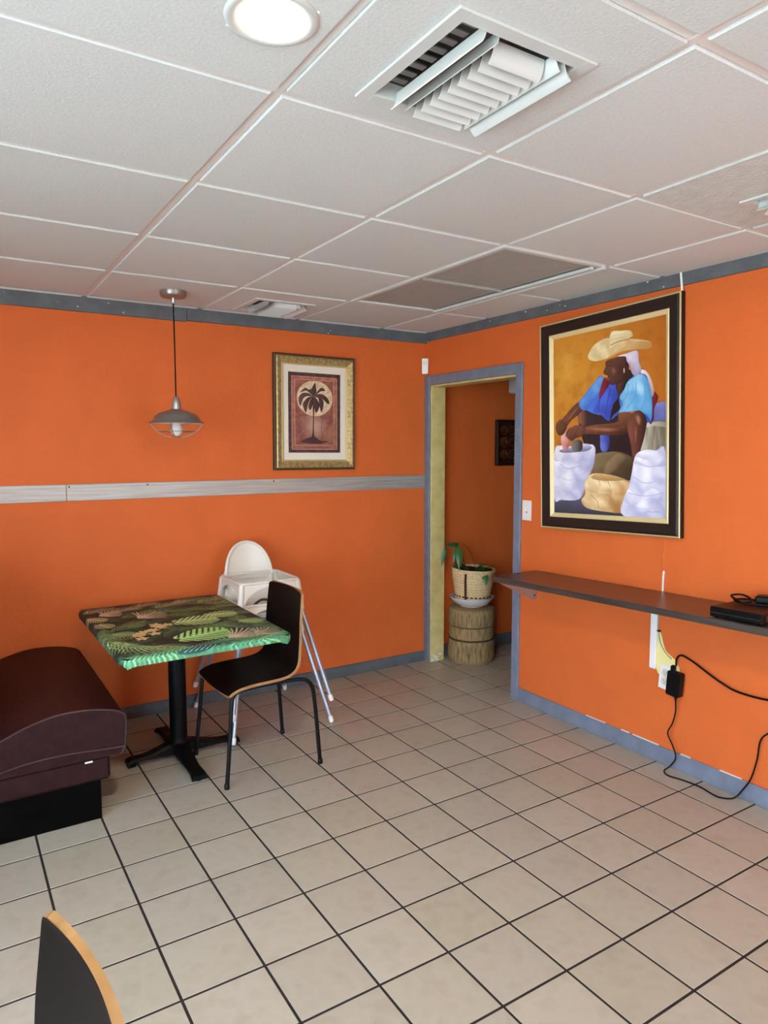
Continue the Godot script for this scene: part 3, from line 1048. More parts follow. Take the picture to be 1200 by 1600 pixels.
func spice_picture() -> ImageTexture:
	var im := Image.create(160, 200, false, Image.FORMAT_RGB8)
	var nz := fractal(14, 0.03)
	for y in 200:
		for x in 160:
			im.set_pixel(x, y, hx("43201a").lerp(hx("25120f"), clampf(nz.get_noise_2d(x, y) + 0.5, 0, 1)))
	for k in 9:
		var c := Vector2(30 + (k % 3) * 50, 36 + (k / 3) * 62)
		var q := []
		for i in 12:
			q.append(c + Vector2(cos(TAU * i / 12), sin(TAU * i / 12)) * (21 + (k % 2) * 3))
		fill_poly(im, smooth(q, 3, true), hx(["6a3a1c", "4a2c1c", "7a4a20"][k % 3]), hx("2c1610"), 40, 3, nz)
		q.append(q[0])
		stroke(im, q, 0.8, hx("8a6a44"))
		stroke(im, [c + Vector2(12, -10), c + Vector2(15, 6)], 0.9, hx("c8b49a"))
	return ImageTexture.create_from_image(im)

# a monstera leaf: heart-shaped blade with slits between the ribs
func monstera(im: Image, c: Vector2, r: float, turn: float, light: Color, dark: Color, squash := 1.0) -> void:
	for y in range(int(c.y - r), int(c.y + r) + 1):
		for x in range(int(c.x - r), int(c.x + r) + 1):
			if x < 0 or y < 0 or x >= im.get_width() or y >= im.get_height():
				continue
			var p := (Vector2(x, y) - c).rotated(-turn) / r
			p.y /= squash
			var a := atan2(p.y, p.x)             # the tip points along +x
			var d := p.length()
			var edge := 0.62 + 0.30 * cos(a) + 0.16 * cos(2.0 * a)
			if absf(a) > 2.6:
				edge *= clampf((PI - absf(a)) / 0.5, 0.0, 1.0) * 0.5 + 0.5
			var rib := fposmod((p.x + absf(p.y) * -0.55) * 6.2 + 0.15, 1.0)
			var slit := rib < 0.30 and absf(p.y) > 0.12 + 0.06 * p.x and absf(a) < 2.7
			if d > edge or (slit and d > edge * 0.34):
				continue
			var t := clampf(0.05 + absf(rib - 0.64) * 1.5 + d * 0.2, 0.0, 1.0)
			if absf(p.y) < 0.025:
				t = 0.0
			im.set_pixel(x, y, light.lerp(dark, t))

# a fan or feather palm: many narrow blades off a bent midrib
func frond(im: Image, pts: Array, width: float, n: int, light: Color, dark: Color, lean := 0.6) -> void:
	var line := smooth(pts, 8)
	stroke(im, line, 2.0, dark)
	for k in n:
		var t := float(k) / (n - 1)
		var i := clampi(int(t * (line.size() - 2)), 0, line.size() - 2)
		var p: Vector2 = line[i]
		var d: Vector2 = (line[i + 1] - line[i]).normalized()
		var w := width * (0.35 + 0.65 * sin(PI * (0.12 + 0.82 * t)))
		for s in [-1.0, 1.0]:
			var o: Vector2 = (d * lean + Vector2(-d.y, d.x) * s).normalized()
			var tip: Vector2 = p + o * w + d * w * 0.25
			var c := light.lerp(dark, rng.randf() * 0.7)
			var m: Vector2 = (p + tip) * 0.5 + d * w * -0.06
			stroke(im, [p, m], 2.6, c)
			stroke(im, [m, m.lerp(tip, 0.6)], 1.9, c)
			stroke(im, [m.lerp(tip, 0.6), tip], 1.1, c)

func cloth_picture() -> ImageTexture:
	var W := 720
	var D := 1000
	var im := Image.create(W, D, false, Image.FORMAT_RGB8)
	var nz := fractal(20, 0.006)
	for y in D:
		for x in W:
			var n := nz.get_noise_2d(x, y)
			var n2 := nz.get_noise_2d(x * 5 + 300, y * 5)
			var c := hx("111c18").lerp(hx("36502e"), clampf(n * 1.2 + 0.30 + n2 * 0.5, 0, 1))
			if y < 330:
				c = c.lerp(hx("2c2418"), clampf((330 - y) / 420.0, 0, 0.75))
			if y > 900:
				c = c.lerp(hx("5fae80"), clampf((y - 890) / 130.0 + n2 * 0.4, 0, 0.85))
			im.set_pixel(x, y, c)
	var s := Vector2(W, D)
	# fronds behind
	for k in 30:
		var a := Vector2(rng.randf_range(-0.05, 0.95), rng.randf_range(0.02, 0.92)) * s
		var b := a + Vector2.from_angle(rng.randf_range(-0.6, 0.8)) * rng.randf_range(120, 260)
		var q := [a, (a + b) * 0.5 + Vector2(rng.randf_range(-30, 30), -25), b]
		var col = [[hx("6f9450"), hx("2c4422")], [hx("4d7a60"), hx("1a332a")], [hx("8e8a58"), hx("403c22")], [hx("7ba05a"), hx("2c4420")], [hx("46684a"), hx("142620")]][k % 5]
		frond(im, q, rng.randf_range(46, 90), 26, col[0], col[1], rng.randf_range(0.5, 1.3))
		if k % 2 == 0:
			var c := a + Vector2(rng.randf_range(-80, 80), rng.randf_range(-60, 60))
			var q2 := []
			for i in 9:
				q2.append(c + Vector2.from_angle(TAU * i / 9) * rng.randf_range(26, 62))
			fill_poly(im, smooth(q2, 4, true), hx("14201c"), hx("0a100e"), 40, 4, nz)
	# brown and sand coloured palms along the far edge
	for k in 7:
		var a := Vector2(0.02 + k * 0.15, 0.14 + 0.05 * (k % 2)) * s
		frond(im, [a, a + Vector2(60, -40), a + Vector2(150, -56)], 66, 26, hx("c0a888"), hx("4a3c2a"), 0.9)
	# long ferns
	frond(im, [Vector2(0.02, 0.70) * s, Vector2(0.14, 0.86) * s, Vector2(0.38, 0.93) * s], 96, 44, hx("c2dc9e"), hx("6a8e54"), 1.2)
	frond(im, [Vector2(0.05, 0.50) * s, Vector2(0.03, 0.70) * s, Vector2(0.08, 0.90) * s], 84, 34, hx("a2c684"), hx("4a6c44"), 1.0)
	frond(im, [Vector2(0.45, 0.16) * s, Vector2(0.74, 0.16) * s, Vector2(0.98, 0.30) * s], 84, 40, hx("86a65a"), hx("2c4424"), 1.3)
	frond(im, [Vector2(0.5, 0.30) * s, Vector2(0.76, 0.32) * s, Vector2(1.0, 0.48) * s], 76, 38, hx("7c9c56"), hx("2a4022"), 1.3)
	frond(im, [Vector2(0.66, 0.62) * s, Vector2(0.84, 0.76) * s, Vector2(1.0, 0.86) * s], 70, 34, hx("6a9a74"), hx("1f4436"), 1.2)
	# mint and teal leaves along the near edge
	frond(im, [Vector2(0.02, 0.985) * s, Vector2(0.22, 0.985) * s, Vector2(0.42, 0.95) * s], 46, 60, hx("9edaa2"), hx("4c986a"), 0.7)
	frond(im, [Vector2(0.42, 0.955) * s, Vector2(0.6, 0.90) * s, Vector2(0.86, 0.93) * s], 52, 60, hx("94d09c"), hx("418a5e"), 0.7)
	frond(im, [Vector2(0.60, 0.99) * s, Vector2(0.82, 0.98) * s, Vector2(1.0, 0.92) * s], 60, 50, hx("84cc9c"), hx("34785a"), 1.4)
	fill_poly(im, smooth([Vector2(0.30, 0.985) * s, Vector2(0.38, 0.955) * s, Vector2(0.50, 0.945) * s, Vector2(0.56, 0.965) * s, Vector2(0.44, 0.99) * s], 5, true), hx("2e5a58"), hx("173a3c"), 30, 1, nz)
	for k in 6:
		stroke(im, smooth([Vector2(0.34 + 0.03 * k, 0.985) * s, Vector2(0.37 + 0.03 * k, 0.97) * s, Vector2(0.39 + 0.028 * k, 0.955) * s], 4), 1.4, hx("a6dcdc"))
	# pale fans
	for f in [[Vector2(0.30, 0.36), -0.6, 150, hx("ecccb8"), hx("8a6a5a")], [Vector2(0.64, 0.90), -0.7, 165, hx("dcc8b2"), hx("7a6a58")], [Vector2(0.10, 0.22), -0.5, 110, hx("d8c2a2"), hx("7a6850")], [Vector2(0.80, 0.90), -0.5, 120, hx("c8ba9c"), hx("5c5a48")]]:
		for k in 13:
			var a: float = f[1] + (k - 6) * 0.16
			var p: Vector2 = f[0] * s
			var tip: Vector2 = p + Vector2.from_angle(a) * f[2] * (1.0 - absf(k - 6) * 0.03)
			var m: Vector2 = p.lerp(tip, 0.55) + Vector2.from_angle(a + 1.57) * 9.0
			stroke(im, smooth([p, m, tip], 5), 3.0, f[3].lerp(f[4], rng.randf() * 0.5))
	# monstera leaves
	for k in 9:
		monstera(im, Vector2(rng.randf_range(0.1, 0.95), rng.randf_range(0.10, 0.62)) * s, rng.randf_range(46, 74), rng.randf_range(0, TAU), hx("789a52"), hx("28401f"))
	monstera(im, Vector2(0.03, 0.27) * s, 78, 0.8, hx("d8c898"), hx("74683f"))
	monstera(im, Vector2(0.06, 0.40) * s, 72, 1.2, hx("c6bc8a"), hx("64623a"))
	monstera(im, Vector2(0.10, 0.60) * s, 70, 0.3, hx("a4c484"), hx("42603a"))
	monstera(im, Vector2(0.86, 0.66) * s, 82, 0.4, hx("c2dc8a"), hx("56783a"))
	for g in [[0.74, 0.47, 112, 0.2, "dce8a0", "688a46"], [0.53, 0.53, 150, 0.1, "d6e8a4", "6a9a50"], [0.45, 0.80, 176, -0.2, "c6f09a", "5c9a4c"]]:
		var c := Vector2(g[0], g[1]) * s
		var q := []
		for i in 14:
			q.append(c + Vector2.from_angle(TAU * i / 14) * (g[2] * 0.98) * Vector2(1.0, 0.9))
		fill_poly(im, smooth(q, 3, true), hx("0c1612"), hx("0a120e"), 0, 4, nz)
		fill_poly(im, smooth(q, 3, true), hx("0c1612"), hx("0a120e"), 0, 4, nz)
		monstera(im, c, g[2], g[3], hx(g[4]), hx(g[5]), 0.95)
	# a spray of cream blossoms, petals overlapping
	for k in 13:
		var c := Vector2(0.18 + 0.018 * k + rng.randf_range(-0.03, 0.03), 0.71 - 0.016 * k + rng.randf_range(-0.04, 0.04)) * s
		for pt in 5:
			var an := TAU * pt / 5.0 + k * 0.7
			var pc := c + Vector2.from_angle(an) * 13.0
			var q := []
			for i in 8:
				q.append(pc + (Vector2(cos(TAU * i / 8) * 17.0, sin(TAU * i / 8) * 9.0)).rotated(an))
			fill_poly(im, smooth(q, 3, true), hx("f0e2b4").lerp(hx("c8b078"), rng.randf() * 0.6), hx("b89c64"), rng.randf_range(0, 180), 0, nz)
	return ImageTexture.create_from_image(im)

func print_mat(nm: String, t: Texture2D, rough: float) -> StandardMaterial3D:
	var m := mat(nm, Color.WHITE, rough)
	m.albedo_texture = t
	return m

# ---------------------------------------------------------------- on the walls
# a picture frame bar ring: nested rectangles (half width, half height, depth) walked from the outer back edge to the inner one
func frame_ring(steps: Array) -> SurfaceTool:
	var st := begin()
	for i in steps.size() - 1:
		var a: Vector3 = steps[i]
		var b: Vector3 = steps[i + 1]
		var q := [Vector2(-1, -1), Vector2(1, -1), Vector2(1, 1), Vector2(-1, 1)]
		for k in 4:
			var p: Vector2 = q[k]
			var r: Vector2 = q[(k + 1) % 4]
			var P := [Vector3(p.x * a.x, p.y * a.y, a.z), Vector3(r.x * a.x, r.y * a.y, a.z), Vector3(r.x * b.x, r.y * b.y, b.z), Vector3(p.x * b.x, p.y * b.y, b.z)]
			var o := Vector3(p.x + r.x, p.y + r.y, 0) * 0.5
			var dz := b.z - a.z
			var inw := a.x - b.x
			face(st, P, o * (dz if absf(inw) > 1e-6 or dz != 0.0 else 1.0) + Vector3(0, 0, inw))
	return st

func quad_uv(w: float, h: float, z: float) -> SurfaceTool:
	var st := begin()
	face(st, [Vector3(-w, h, z), Vector3(w, h, z), Vector3(w, -h, z), Vector3(-w, -h, z)], Vector3.BACK, [Vector2(0, 0), Vector2(1, 0), Vector2(1, 1), Vector2(0, 1)])
	return st

func panel_uv(w: float, h: float, z: float, t: float) -> SurfaceTool:
	var st := quad_uv(w, h, z)
	box(st, Vector3(0, 0, z - t * 0.5 - 0.0002), Vector3(w * 2, h * 2, t), 0.0)
	return st

func build_wall_things() -> void:
	# the painting on the right wall: hangs a little crooked; its face looks along -x
	var p := thing("framed_painting", "large market scene painting of a seated woman in a straw hat, black and gold frame", "painting", Vector3(0, 1.636, 1.573))
	p.basis = Basis(Vector3(0, 0, 1), Vector3(0, 1, 0), Vector3(-1, 0, 0)).orthonormalized() * Basis(Vector3(0, 0, 1), deg_to_rad(2.0))
	var w := 0.437
	var h := 0.556
	put("outer_edge", frame_ring([Vector3(w - 0.001, h - 0.001, 0.030), Vector3(w - 0.001, h - 0.001, 0.034), Vector3(w - 0.004, h - 0.004, 0.036), Vector3(w - 0.009, h - 0.009, 0.034)]), M.gold_light, p)
	put("frame_side", frame_ring([Vector3(w, h, 0.004), Vector3(w, h, 0.0305), Vector3(w - 0.004, h - 0.004, 0.0305)]), M.frame_side, p)
	put("frame", frame_ring([Vector3(w - 0.009, h - 0.009, 0.033), Vector3(w - 0.02, h - 0.02, 0.036), Vector3(w - 0.05, h - 0.05, 0.031), Vector3(w - 0.064, h - 0.064, 0.028)]), M.frame_black, p)
	put("gold_liner", frame_ring([Vector3(w - 0.064, h - 0.064, 0.028), Vector3(w - 0.069, h - 0.069, 0.031), Vector3(w - 0.084, h - 0.084, 0.022), Vector3(w - 0.088, h - 0.088, 0.017)]), M.gold_liner, p)
	put("canvas", panel_uv(w - 0.087, h - 0.087, 0.018, 0.012), print_mat("canvas_print", market_picture(), 0.4), p)
	# the white cable it hangs by, up to the ceiling, and the painted-over cable below
	tag(put("hanging_cable", tb([Vector3(-0.019, 2.192, 1.985), Vector3(-0.019, 2.23, 1.982), Vector3(-0.0195, 2.289, 1.975)], 0.005, 8), M.chip_white), "short white cable from the ceiling to the top corner of the large painting", "cable")
	var wc := thing("wall_cable", "cable painted orange running down the wall from the large painting to the shelf", "cable", Vector3(0, 0, 0))
	put("painted_run", tb(smooth([Vector3(-0.002, 1.09, 1.93), Vector3(-0.003, 1.0, 1.925), Vector3(-0.002, 0.93, 1.93)], 6), 0.0042, 8), M.orange, wc)
	put("bare_end", tb(smooth([Vector3(-0.003, 0.93, 1.93), Vector3(-0.004, 0.88, 1.928), Vector3(-0.004, 0.834, 1.928)], 6), 0.0045, 8), M.chip_white, wc)

	# the palm print on the back wall
	p = thing("framed_print", "framed palm tree print with cream mat in a ridged gold frame", "picture", Vector3(-0.863, 1.728, 0.0))
	p.rotation.z = deg_to_rad(-0.4)
	w = 0.281
	h = 0.354
	put("outer_edge", frame_ring([Vector3(w, h, 0.003), Vector3(w, h, 0.026), Vector3(w - 0.006, h - 0.006, 0.032), Vector3(w - 0.014, h - 0.014, 0.030)]), M.gold_dark, p)
	put("frame", frame_ring([Vector3(w - 0.014, h - 0.014, 0.030), Vector3(w - 0.022, h - 0.022, 0.036), Vector3(w - 0.036, h - 0.036, 0.030), Vector3(w - 0.052, h - 0.052, 0.020)]), M.gold_frame, p)
	put("gold_bead", frame_ring([Vector3(w - 0.052, h - 0.052, 0.020), Vector3(w - 0.056, h - 0.056, 0.025), Vector3(w - 0.061, h - 0.061, 0.023), Vector3(w - 0.064, h - 0.064, 0.014)]), M.gold_light, p)
	put("mat_board", frame_ring([Vector3(w - 0.063, h - 0.063, 0.015), Vector3(w - 0.098, h - 0.105, 0.015), Vector3(w - 0.1005, h - 0.1075, 0.0125)]), M.mat_board, p)
	put("print", panel_uv(w - 0.1, h - 0.107, 0.0128, 0.006), print_mat("palm_print", palm_picture(), 0.45), p)

	# the small dark picture in the hall
	p = thing("framed_collage", "small dark framed picture of round dishes on the hall wall through the doorway", "picture", Vector3(0.795, 1.548, 0.0))
	put("frame", frame_ring([Vector3(0.165, 0.17, 0.002), Vector3(0.165, 0.17, 0.03), Vector3(0.158, 0.163, 0.034), Vector3(0.140, 0.145, 0.030), Vector3(0.138, 0.143, 0.018)]), M.frame_brown, p)
	put("print", panel_uv(0.139, 0.144, 0.019, 0.008), print_mat("spice_print", spice_picture(), 0.25), p)

	# metal strips along the back wall
	for k in 2:
		var a: float = [XL + 0.01, -2.3115][k]
		var b: float = [-2.3125, -0.003][k]
		var s := thing("metal_strip", ["brushed metal strip on the back wall left of the seam, above the booth bench", "brushed metal strip right of the seam, running below the palm picture to the corner"][k], "wall strip", Vector3(0, 0, 0), "brushed metal strips along the back wall")
		var st := begin()
		span(st, Vector3(a, 1.2335, 0.0), Vector3(b, 1.3225, 0.007), 0.0025)
		put("strip", st, M.brushed, s)
		for x in ([-2.9] if k == 0 else [-2.298, -1.897, -1.145]):
			put("screw", lt([Vector2(0.0046, 0.0), Vector2(0.0046, 0.001), Vector2(0.003, 0.0022), Vector2(0.0, 0.0026)], 10, Transform3D(Basis(Vector3.RIGHT, PI / 2), Vector3(x, 1.309, 0.007))), M.screw, s)

	# light switch by the door
	var lsw := thing("light_switch", "white light switch plate on the orange wall right of the doorway", "switch", Vector3(0, 1.148, 1.010))
	var X := Transform3D(Basis(Vector3(0, 0, 1), Vector3(0, 1, 0), Vector3(-1, 0, 0)), Vector3.ZERO)
	put("plate", bx(Vector3(0, 0, 0.003), Vector3(0.072, 0.116, 0.006), 0.002, X), M.plate_white, lsw)
	put("toggle", bx(Vector3(0, 0.004, 0.009), Vector3(0.010, 0.022, 0.014), 0.002, X * pivot(Vector3.ZERO, Vector3(-14, 0, 0))), M.plate_white, lsw)
	put("slot", bx(Vector3(0, 0, 0.0062), Vector3(0.013, 0.028, 0.001), 0.0004, X), M.socket_line, lsw)
	# motion sensor in the corner above the door
	var ms := thing("motion_sensor", "small white motion sensor in the corner above the doorway", "sensor", Vector3(-0.022, 2.066, 0.024))
	var Y := pivot(Vector3.ZERO, Vector3(0, -45, 0))
	put("body", ex(round_rect(0.021, 0.052, 0.006), 0.03, Y * pivot(Vector3(0, 0, -0.012)), true), M.plate_white, ms)
	put("lens", ex(round_rect(0.015, 0.014, 0.005), 0.004, Y * pivot(Vector3(0, 0.02, 0.0185)), true), M.white_plastic, ms)
	# surface conduit, bare yellow patch and outlet low on the right wall
	var cd := thing("wall_conduit", "white surface conduit going down from the shelf to the outlet", "conduit", Vector3(-0.0, 0, 0))
	put("channel", bx(Vector3(-0.007, 0.627, 1.890), Vector3(0.014, 0.354, 0.034), 0.003), M.plate_white, cd)
	put("clip", bx(Vector3(-0.008, 0.640, 1.918), Vector3(0.012, 0.010, 0.018), 0.003), M.screw, cd)
	put("wire", tb(smooth([Vector3(-0.006, 0.78, 1.912), Vector3(-0.006, 0.66, 1.913), Vector3(-0.007, 0.59, 1.925), Vector3(-0.007, 0.545, 1.955), Vector3(-0.007, 0.52, 1.99)], 6), 0.0022, 7), M.socket_line, cd)
	var pt := begin()
	extrude(pt, smooth(pts_of([1.905, 0.635, 1.925, 0.625, 1.94, 0.58, 1.955, 0.55, 1.985, 0.53, 2.015, 0.51, 2.03, 0.47, 2.0, 0.44, 1.95, 0.43, 1.905, 0.45]), 3, true), 0.0008, Transform3D(Basis(Vector3(0, 0, 1), Vector3(0, 1, 0), Vector3(-1, 0, 0)), Vector3.ZERO))
	put("bare_patch", pt, M.patch_yellow, get_node("wall_right"))
	var ol := thing("wall_outlet", "white double wall outlet tilted under the conduit with a black adapter plugged in", "outlet", Vector3(0, 0.424, 1.968))
	var Z := X * pivot(Vector3.ZERO, Vector3(0, 0, -5))
	put("plate", bx(Vector3(0, 0, 0.003), Vector3(0.086, 0.122, 0.006), 0.002, Z), M.plate_white, ol)
	for s in [-1.0, 1.0]:
		var so := put("socket", ex(round_rect(0.016, 0.0145, 0.009), 0.0012, Z * pivot(Vector3(-0.010, s * 0.021, 0.0058)), true), M.white_plastic, ol)
		for q in [[-0.006, 0.003], [0.006, 0.003]]:
			put("slot", bx(Vector3(q[0] - 0.010, s * 0.021 + q[1], 0.0072), Vector3(0.0022, 0.009, 0.0008), 0.0, Z), M.screw, so)
		put("ground_hole", bx(Vector3(-0.010, s * 0.021 - 0.007, 0.0072), Vector3(0.005, 0.004, 0.0008), 0.0, Z), M.screw, so)
		put("rim", tb(smooth(arc_list(Vector3(-0.010, s * 0.021, 0.0068), 0.017, 14), 1, true), 0.0009, 6, true), M.socket_line, so)
		for n in [so]:
			for c in n.get_children():
				if c.name == "rim":
					c.transform = Z
	# power adapter with its two cords
	var ad := thing("power_adapter", "black power adapter hanging at the outlet with cords up right and down to the floor", "adapter", Vector3(-0.030, 0.418, 2.030))
	put("body", ex(round_rect(0.034, 0.057, 0.007), 0.032, X * pivot(Vector3(0, 0, -0.014), Vector3(0, 0, -4)), true), M.black_plastic, ad)
	put("seam", bx(Vector3(0.0, 0.0, 0.0183), Vector3(0.0015, 0.10, 0.0008), 0.0, X * pivot(Vector3.ZERO, Vector3(0, 0, -4))), M.cord_black, ad)
	put("strain_relief", tb([Vector3(0, -0.055, 0.004), Vector3(0, -0.085, 0.006)], [0.007, 0.0038], 10), M.cord_black, ad)
	var o3 := Vector3(-0.030, 0.418, 2.030)
	var up := [Vector3(-0.022, 0.50, 2.026), Vector3(-0.022, 0.535, 2.028), Vector3(-0.02, 0.556, 2.05), Vector3(-0.02, 0.545, 2.10), Vector3(-0.02, 0.515, 2.17), Vector3(-0.018, 0.482, 2.25), Vector3(-0.014, 0.462, 2.33), Vector3(-0.012, 0.470, 2.47), Vector3(-0.012, 0.52, 2.62), Vector3(-0.012, 0.70, 2.70)]
	for k in up.size():
		up[k] -= o3
	put("upper_cord", tb(smooth(up, 6), 0.0045, 9), M.cord_black, ad)
	put("plug", bx(Vector3(0.008, 0.068, -0.018), Vector3(0.022, 0.026, 0.022), 0.005), M.black_plastic, ad)
	var dn := [Vector3(-0.03, 0.335, 2.036), Vector3(-0.028, 0.28, 2.035), Vector3(-0.028, 0.22, 2.02), Vector3(-0.03, 0.17, 2.00), Vector3(-0.032, 0.12, 2.03), Vector3(-0.035, 0.07, 2.05), Vector3(-0.045, 0.025, 2.03), Vector3(-0.075, 0.006, 2.02), Vector3(-0.10, 0.005, 2.06), Vector3(-0.085, 0.005, 2.12), Vector3(-0.075, 0.005, 2.20), Vector3(-0.09, 0.005, 2.27), Vector3(-0.088, 0.005, 2.31), Vector3(-0.05, 0.008, 2.345), Vector3(-0.026, 0.05, 2.37), Vector3(-0.022, 0.11, 2.40), Vector3(-0.018, 0.20, 2.42), Vector3(-0.014, 0.29, 2.43), Vector3(-0.012, 0.36, 2.48), Vector3(-0.012, 0.60, 2.60)]
	for k in dn.size():
		dn[k] -= o3
	put("lower_cord", tb(smooth(dn, 6), 0.0034, 9), M.cord_black, ad)

	# the grey box high in the hall, just beyond the opening
	var gb := thing("door_box", "grey metal box with a dark edged plate high inside the doorway", "metal box", Vector3(0.305, 1.918, 0.582))
	put("body", bx(Vector3(0.045, 0.01, 0.03), Vector3(0.16, 0.135, 0.15), 0.006), M.vent_grey, gb)
	put("edge_plate", bx(Vector3(-0.050, -0.004, 0.112), Vector3(0.006, 0.17, 0.010), 0.002), M.black_metal, gb)
	put("edge_strip", bx(Vector3(-0.041, -0.008, 0.114), Vector3(0.008, 0.18, 0.010), 0.002), M.chip_white, gb)
	put("hanger", bx(Vector3(0.03, 0.222, 0.03), Vector3(0.03, 0.295, 0.03), 0.003), M.vent_grey, gb)

func arc_list(c: Vector3, r: float, n: int) -> Array:
	var q := []
	for k in n:
		q.append(c + Vector3(cos(TAU * k / n), sin(TAU * k / n), 0) * r)
	return q

# ---------------------------------------------------------------- booth
func booth_profile() -> Array:
	# seat cushion seen from the end: x, y
	return smooth(pts_of([-2.300, 0.272, -2.286, 0.285, -2.276, 0.34, -2.274, 0.415, -2.288, 0.440, -2.335, 0.460, -2.42, 0.475, -2.53, 0.476, -2.64, 0.450, -2.74, 0.412, -2.86, 0.395, -2.98, 0.392]), 5)

func build_booth() -> void:
	var z0 := 0.014
	var z1 := 1.085
	var b := thing("booth_bench", "dark maroon vinyl booth bench with black kick base against the back wall", "bench", Vector3(-2.62, 0, 0.55))
	var o := Vector3(-2.62, 0, 0.55)
	var top := booth_profile()
	var poly := top + [Vector2(-2.98, 0.272)]
	var st := begin()
	extrude(st, poly, z1 - z0 - 0.012, pivot(Vector3(0, 0, z0) - o), true)
	put("seat_cushion", st, M.vinyl, b)
	# padded end panel, slightly domed
	st = begin()
	extrude(st, shrink(poly, Vector2(-2.62, 0.37), 0.985), 0.012, pivot(Vector3(0, 0, z1 - 0.0125) - o), true)
	put("end_panel", st, M.vinyl, b)
	var pipe := []
	for p in top:
		pipe.append(Vector3(p.x, p.y, z1 - 0.006) - o)
	put("piping", tb(pipe, 0.0055, 8), M.piping, b)
	# seam sweeping across the end
	put("piping", tb(smooth([Vector3(-2.278, 0.30, z1 + 0.001) - o, Vector3(-2.36, 0.305, z1 + 0.001) - o, Vector3(-2.50, 0.315, z1 + 0.001) - o, Vector3(-2.64, 0.312, z1 + 0.001) - o, Vector3(-2.78, 0.29, z1 + 0.001) - o, Vector3(-2.95, 0.275, z1 + 0.001) - o], 5), 0.004, 7), M.piping, b)
	st = begin()
	span(st, Vector3(-2.98, 0.172, z0) - o, Vector3(-2.338, 0.275, z1 - 0.01) - o, 0.012)
	put("apron", st, M.vinyl, b)
	st = begin()
	span(st, Vector3(-2.98, 0.0, z0) - o, Vector3(-2.372, 0.176, 1.045) - o, 0.003)
	put("kick_base", st, M.kick, b)
	put("white_tab", bx(Vector3(-2.42, 0.262, z1 - 0.006) - o, Vector3(0.030, 0.007, 0.006), 0.002, Transform3D()), M.plate_white, b)
	# back rest, out of the photograph's frame
	st = begin()
	extrude(st, smooth(pts_of([-2.90, 0.38, -2.885, 0.60, -2.93, 0.86, -2.985, 1.02, -3.06, 1.04, -3.10, 0.98, -3.10, 0.38]), 5, true), z1 - z0, pivot(Vector3(0, 0, z0) - o), true)
	put("backrest", st, M.vinyl, b)
	st = begin()
	span(st, Vector3(-3.09, 0.0, z0) - o, Vector3(-2.985, 0.385, z1 - 0.01) - o, 0.004)
	put("back_support", st, M.kick, b)

func shrink(poly: Array, c: Vector2, k: float) -> Array:
	var q := []
	for p in poly:
		q.append(c + (p - c) * k)
	return q

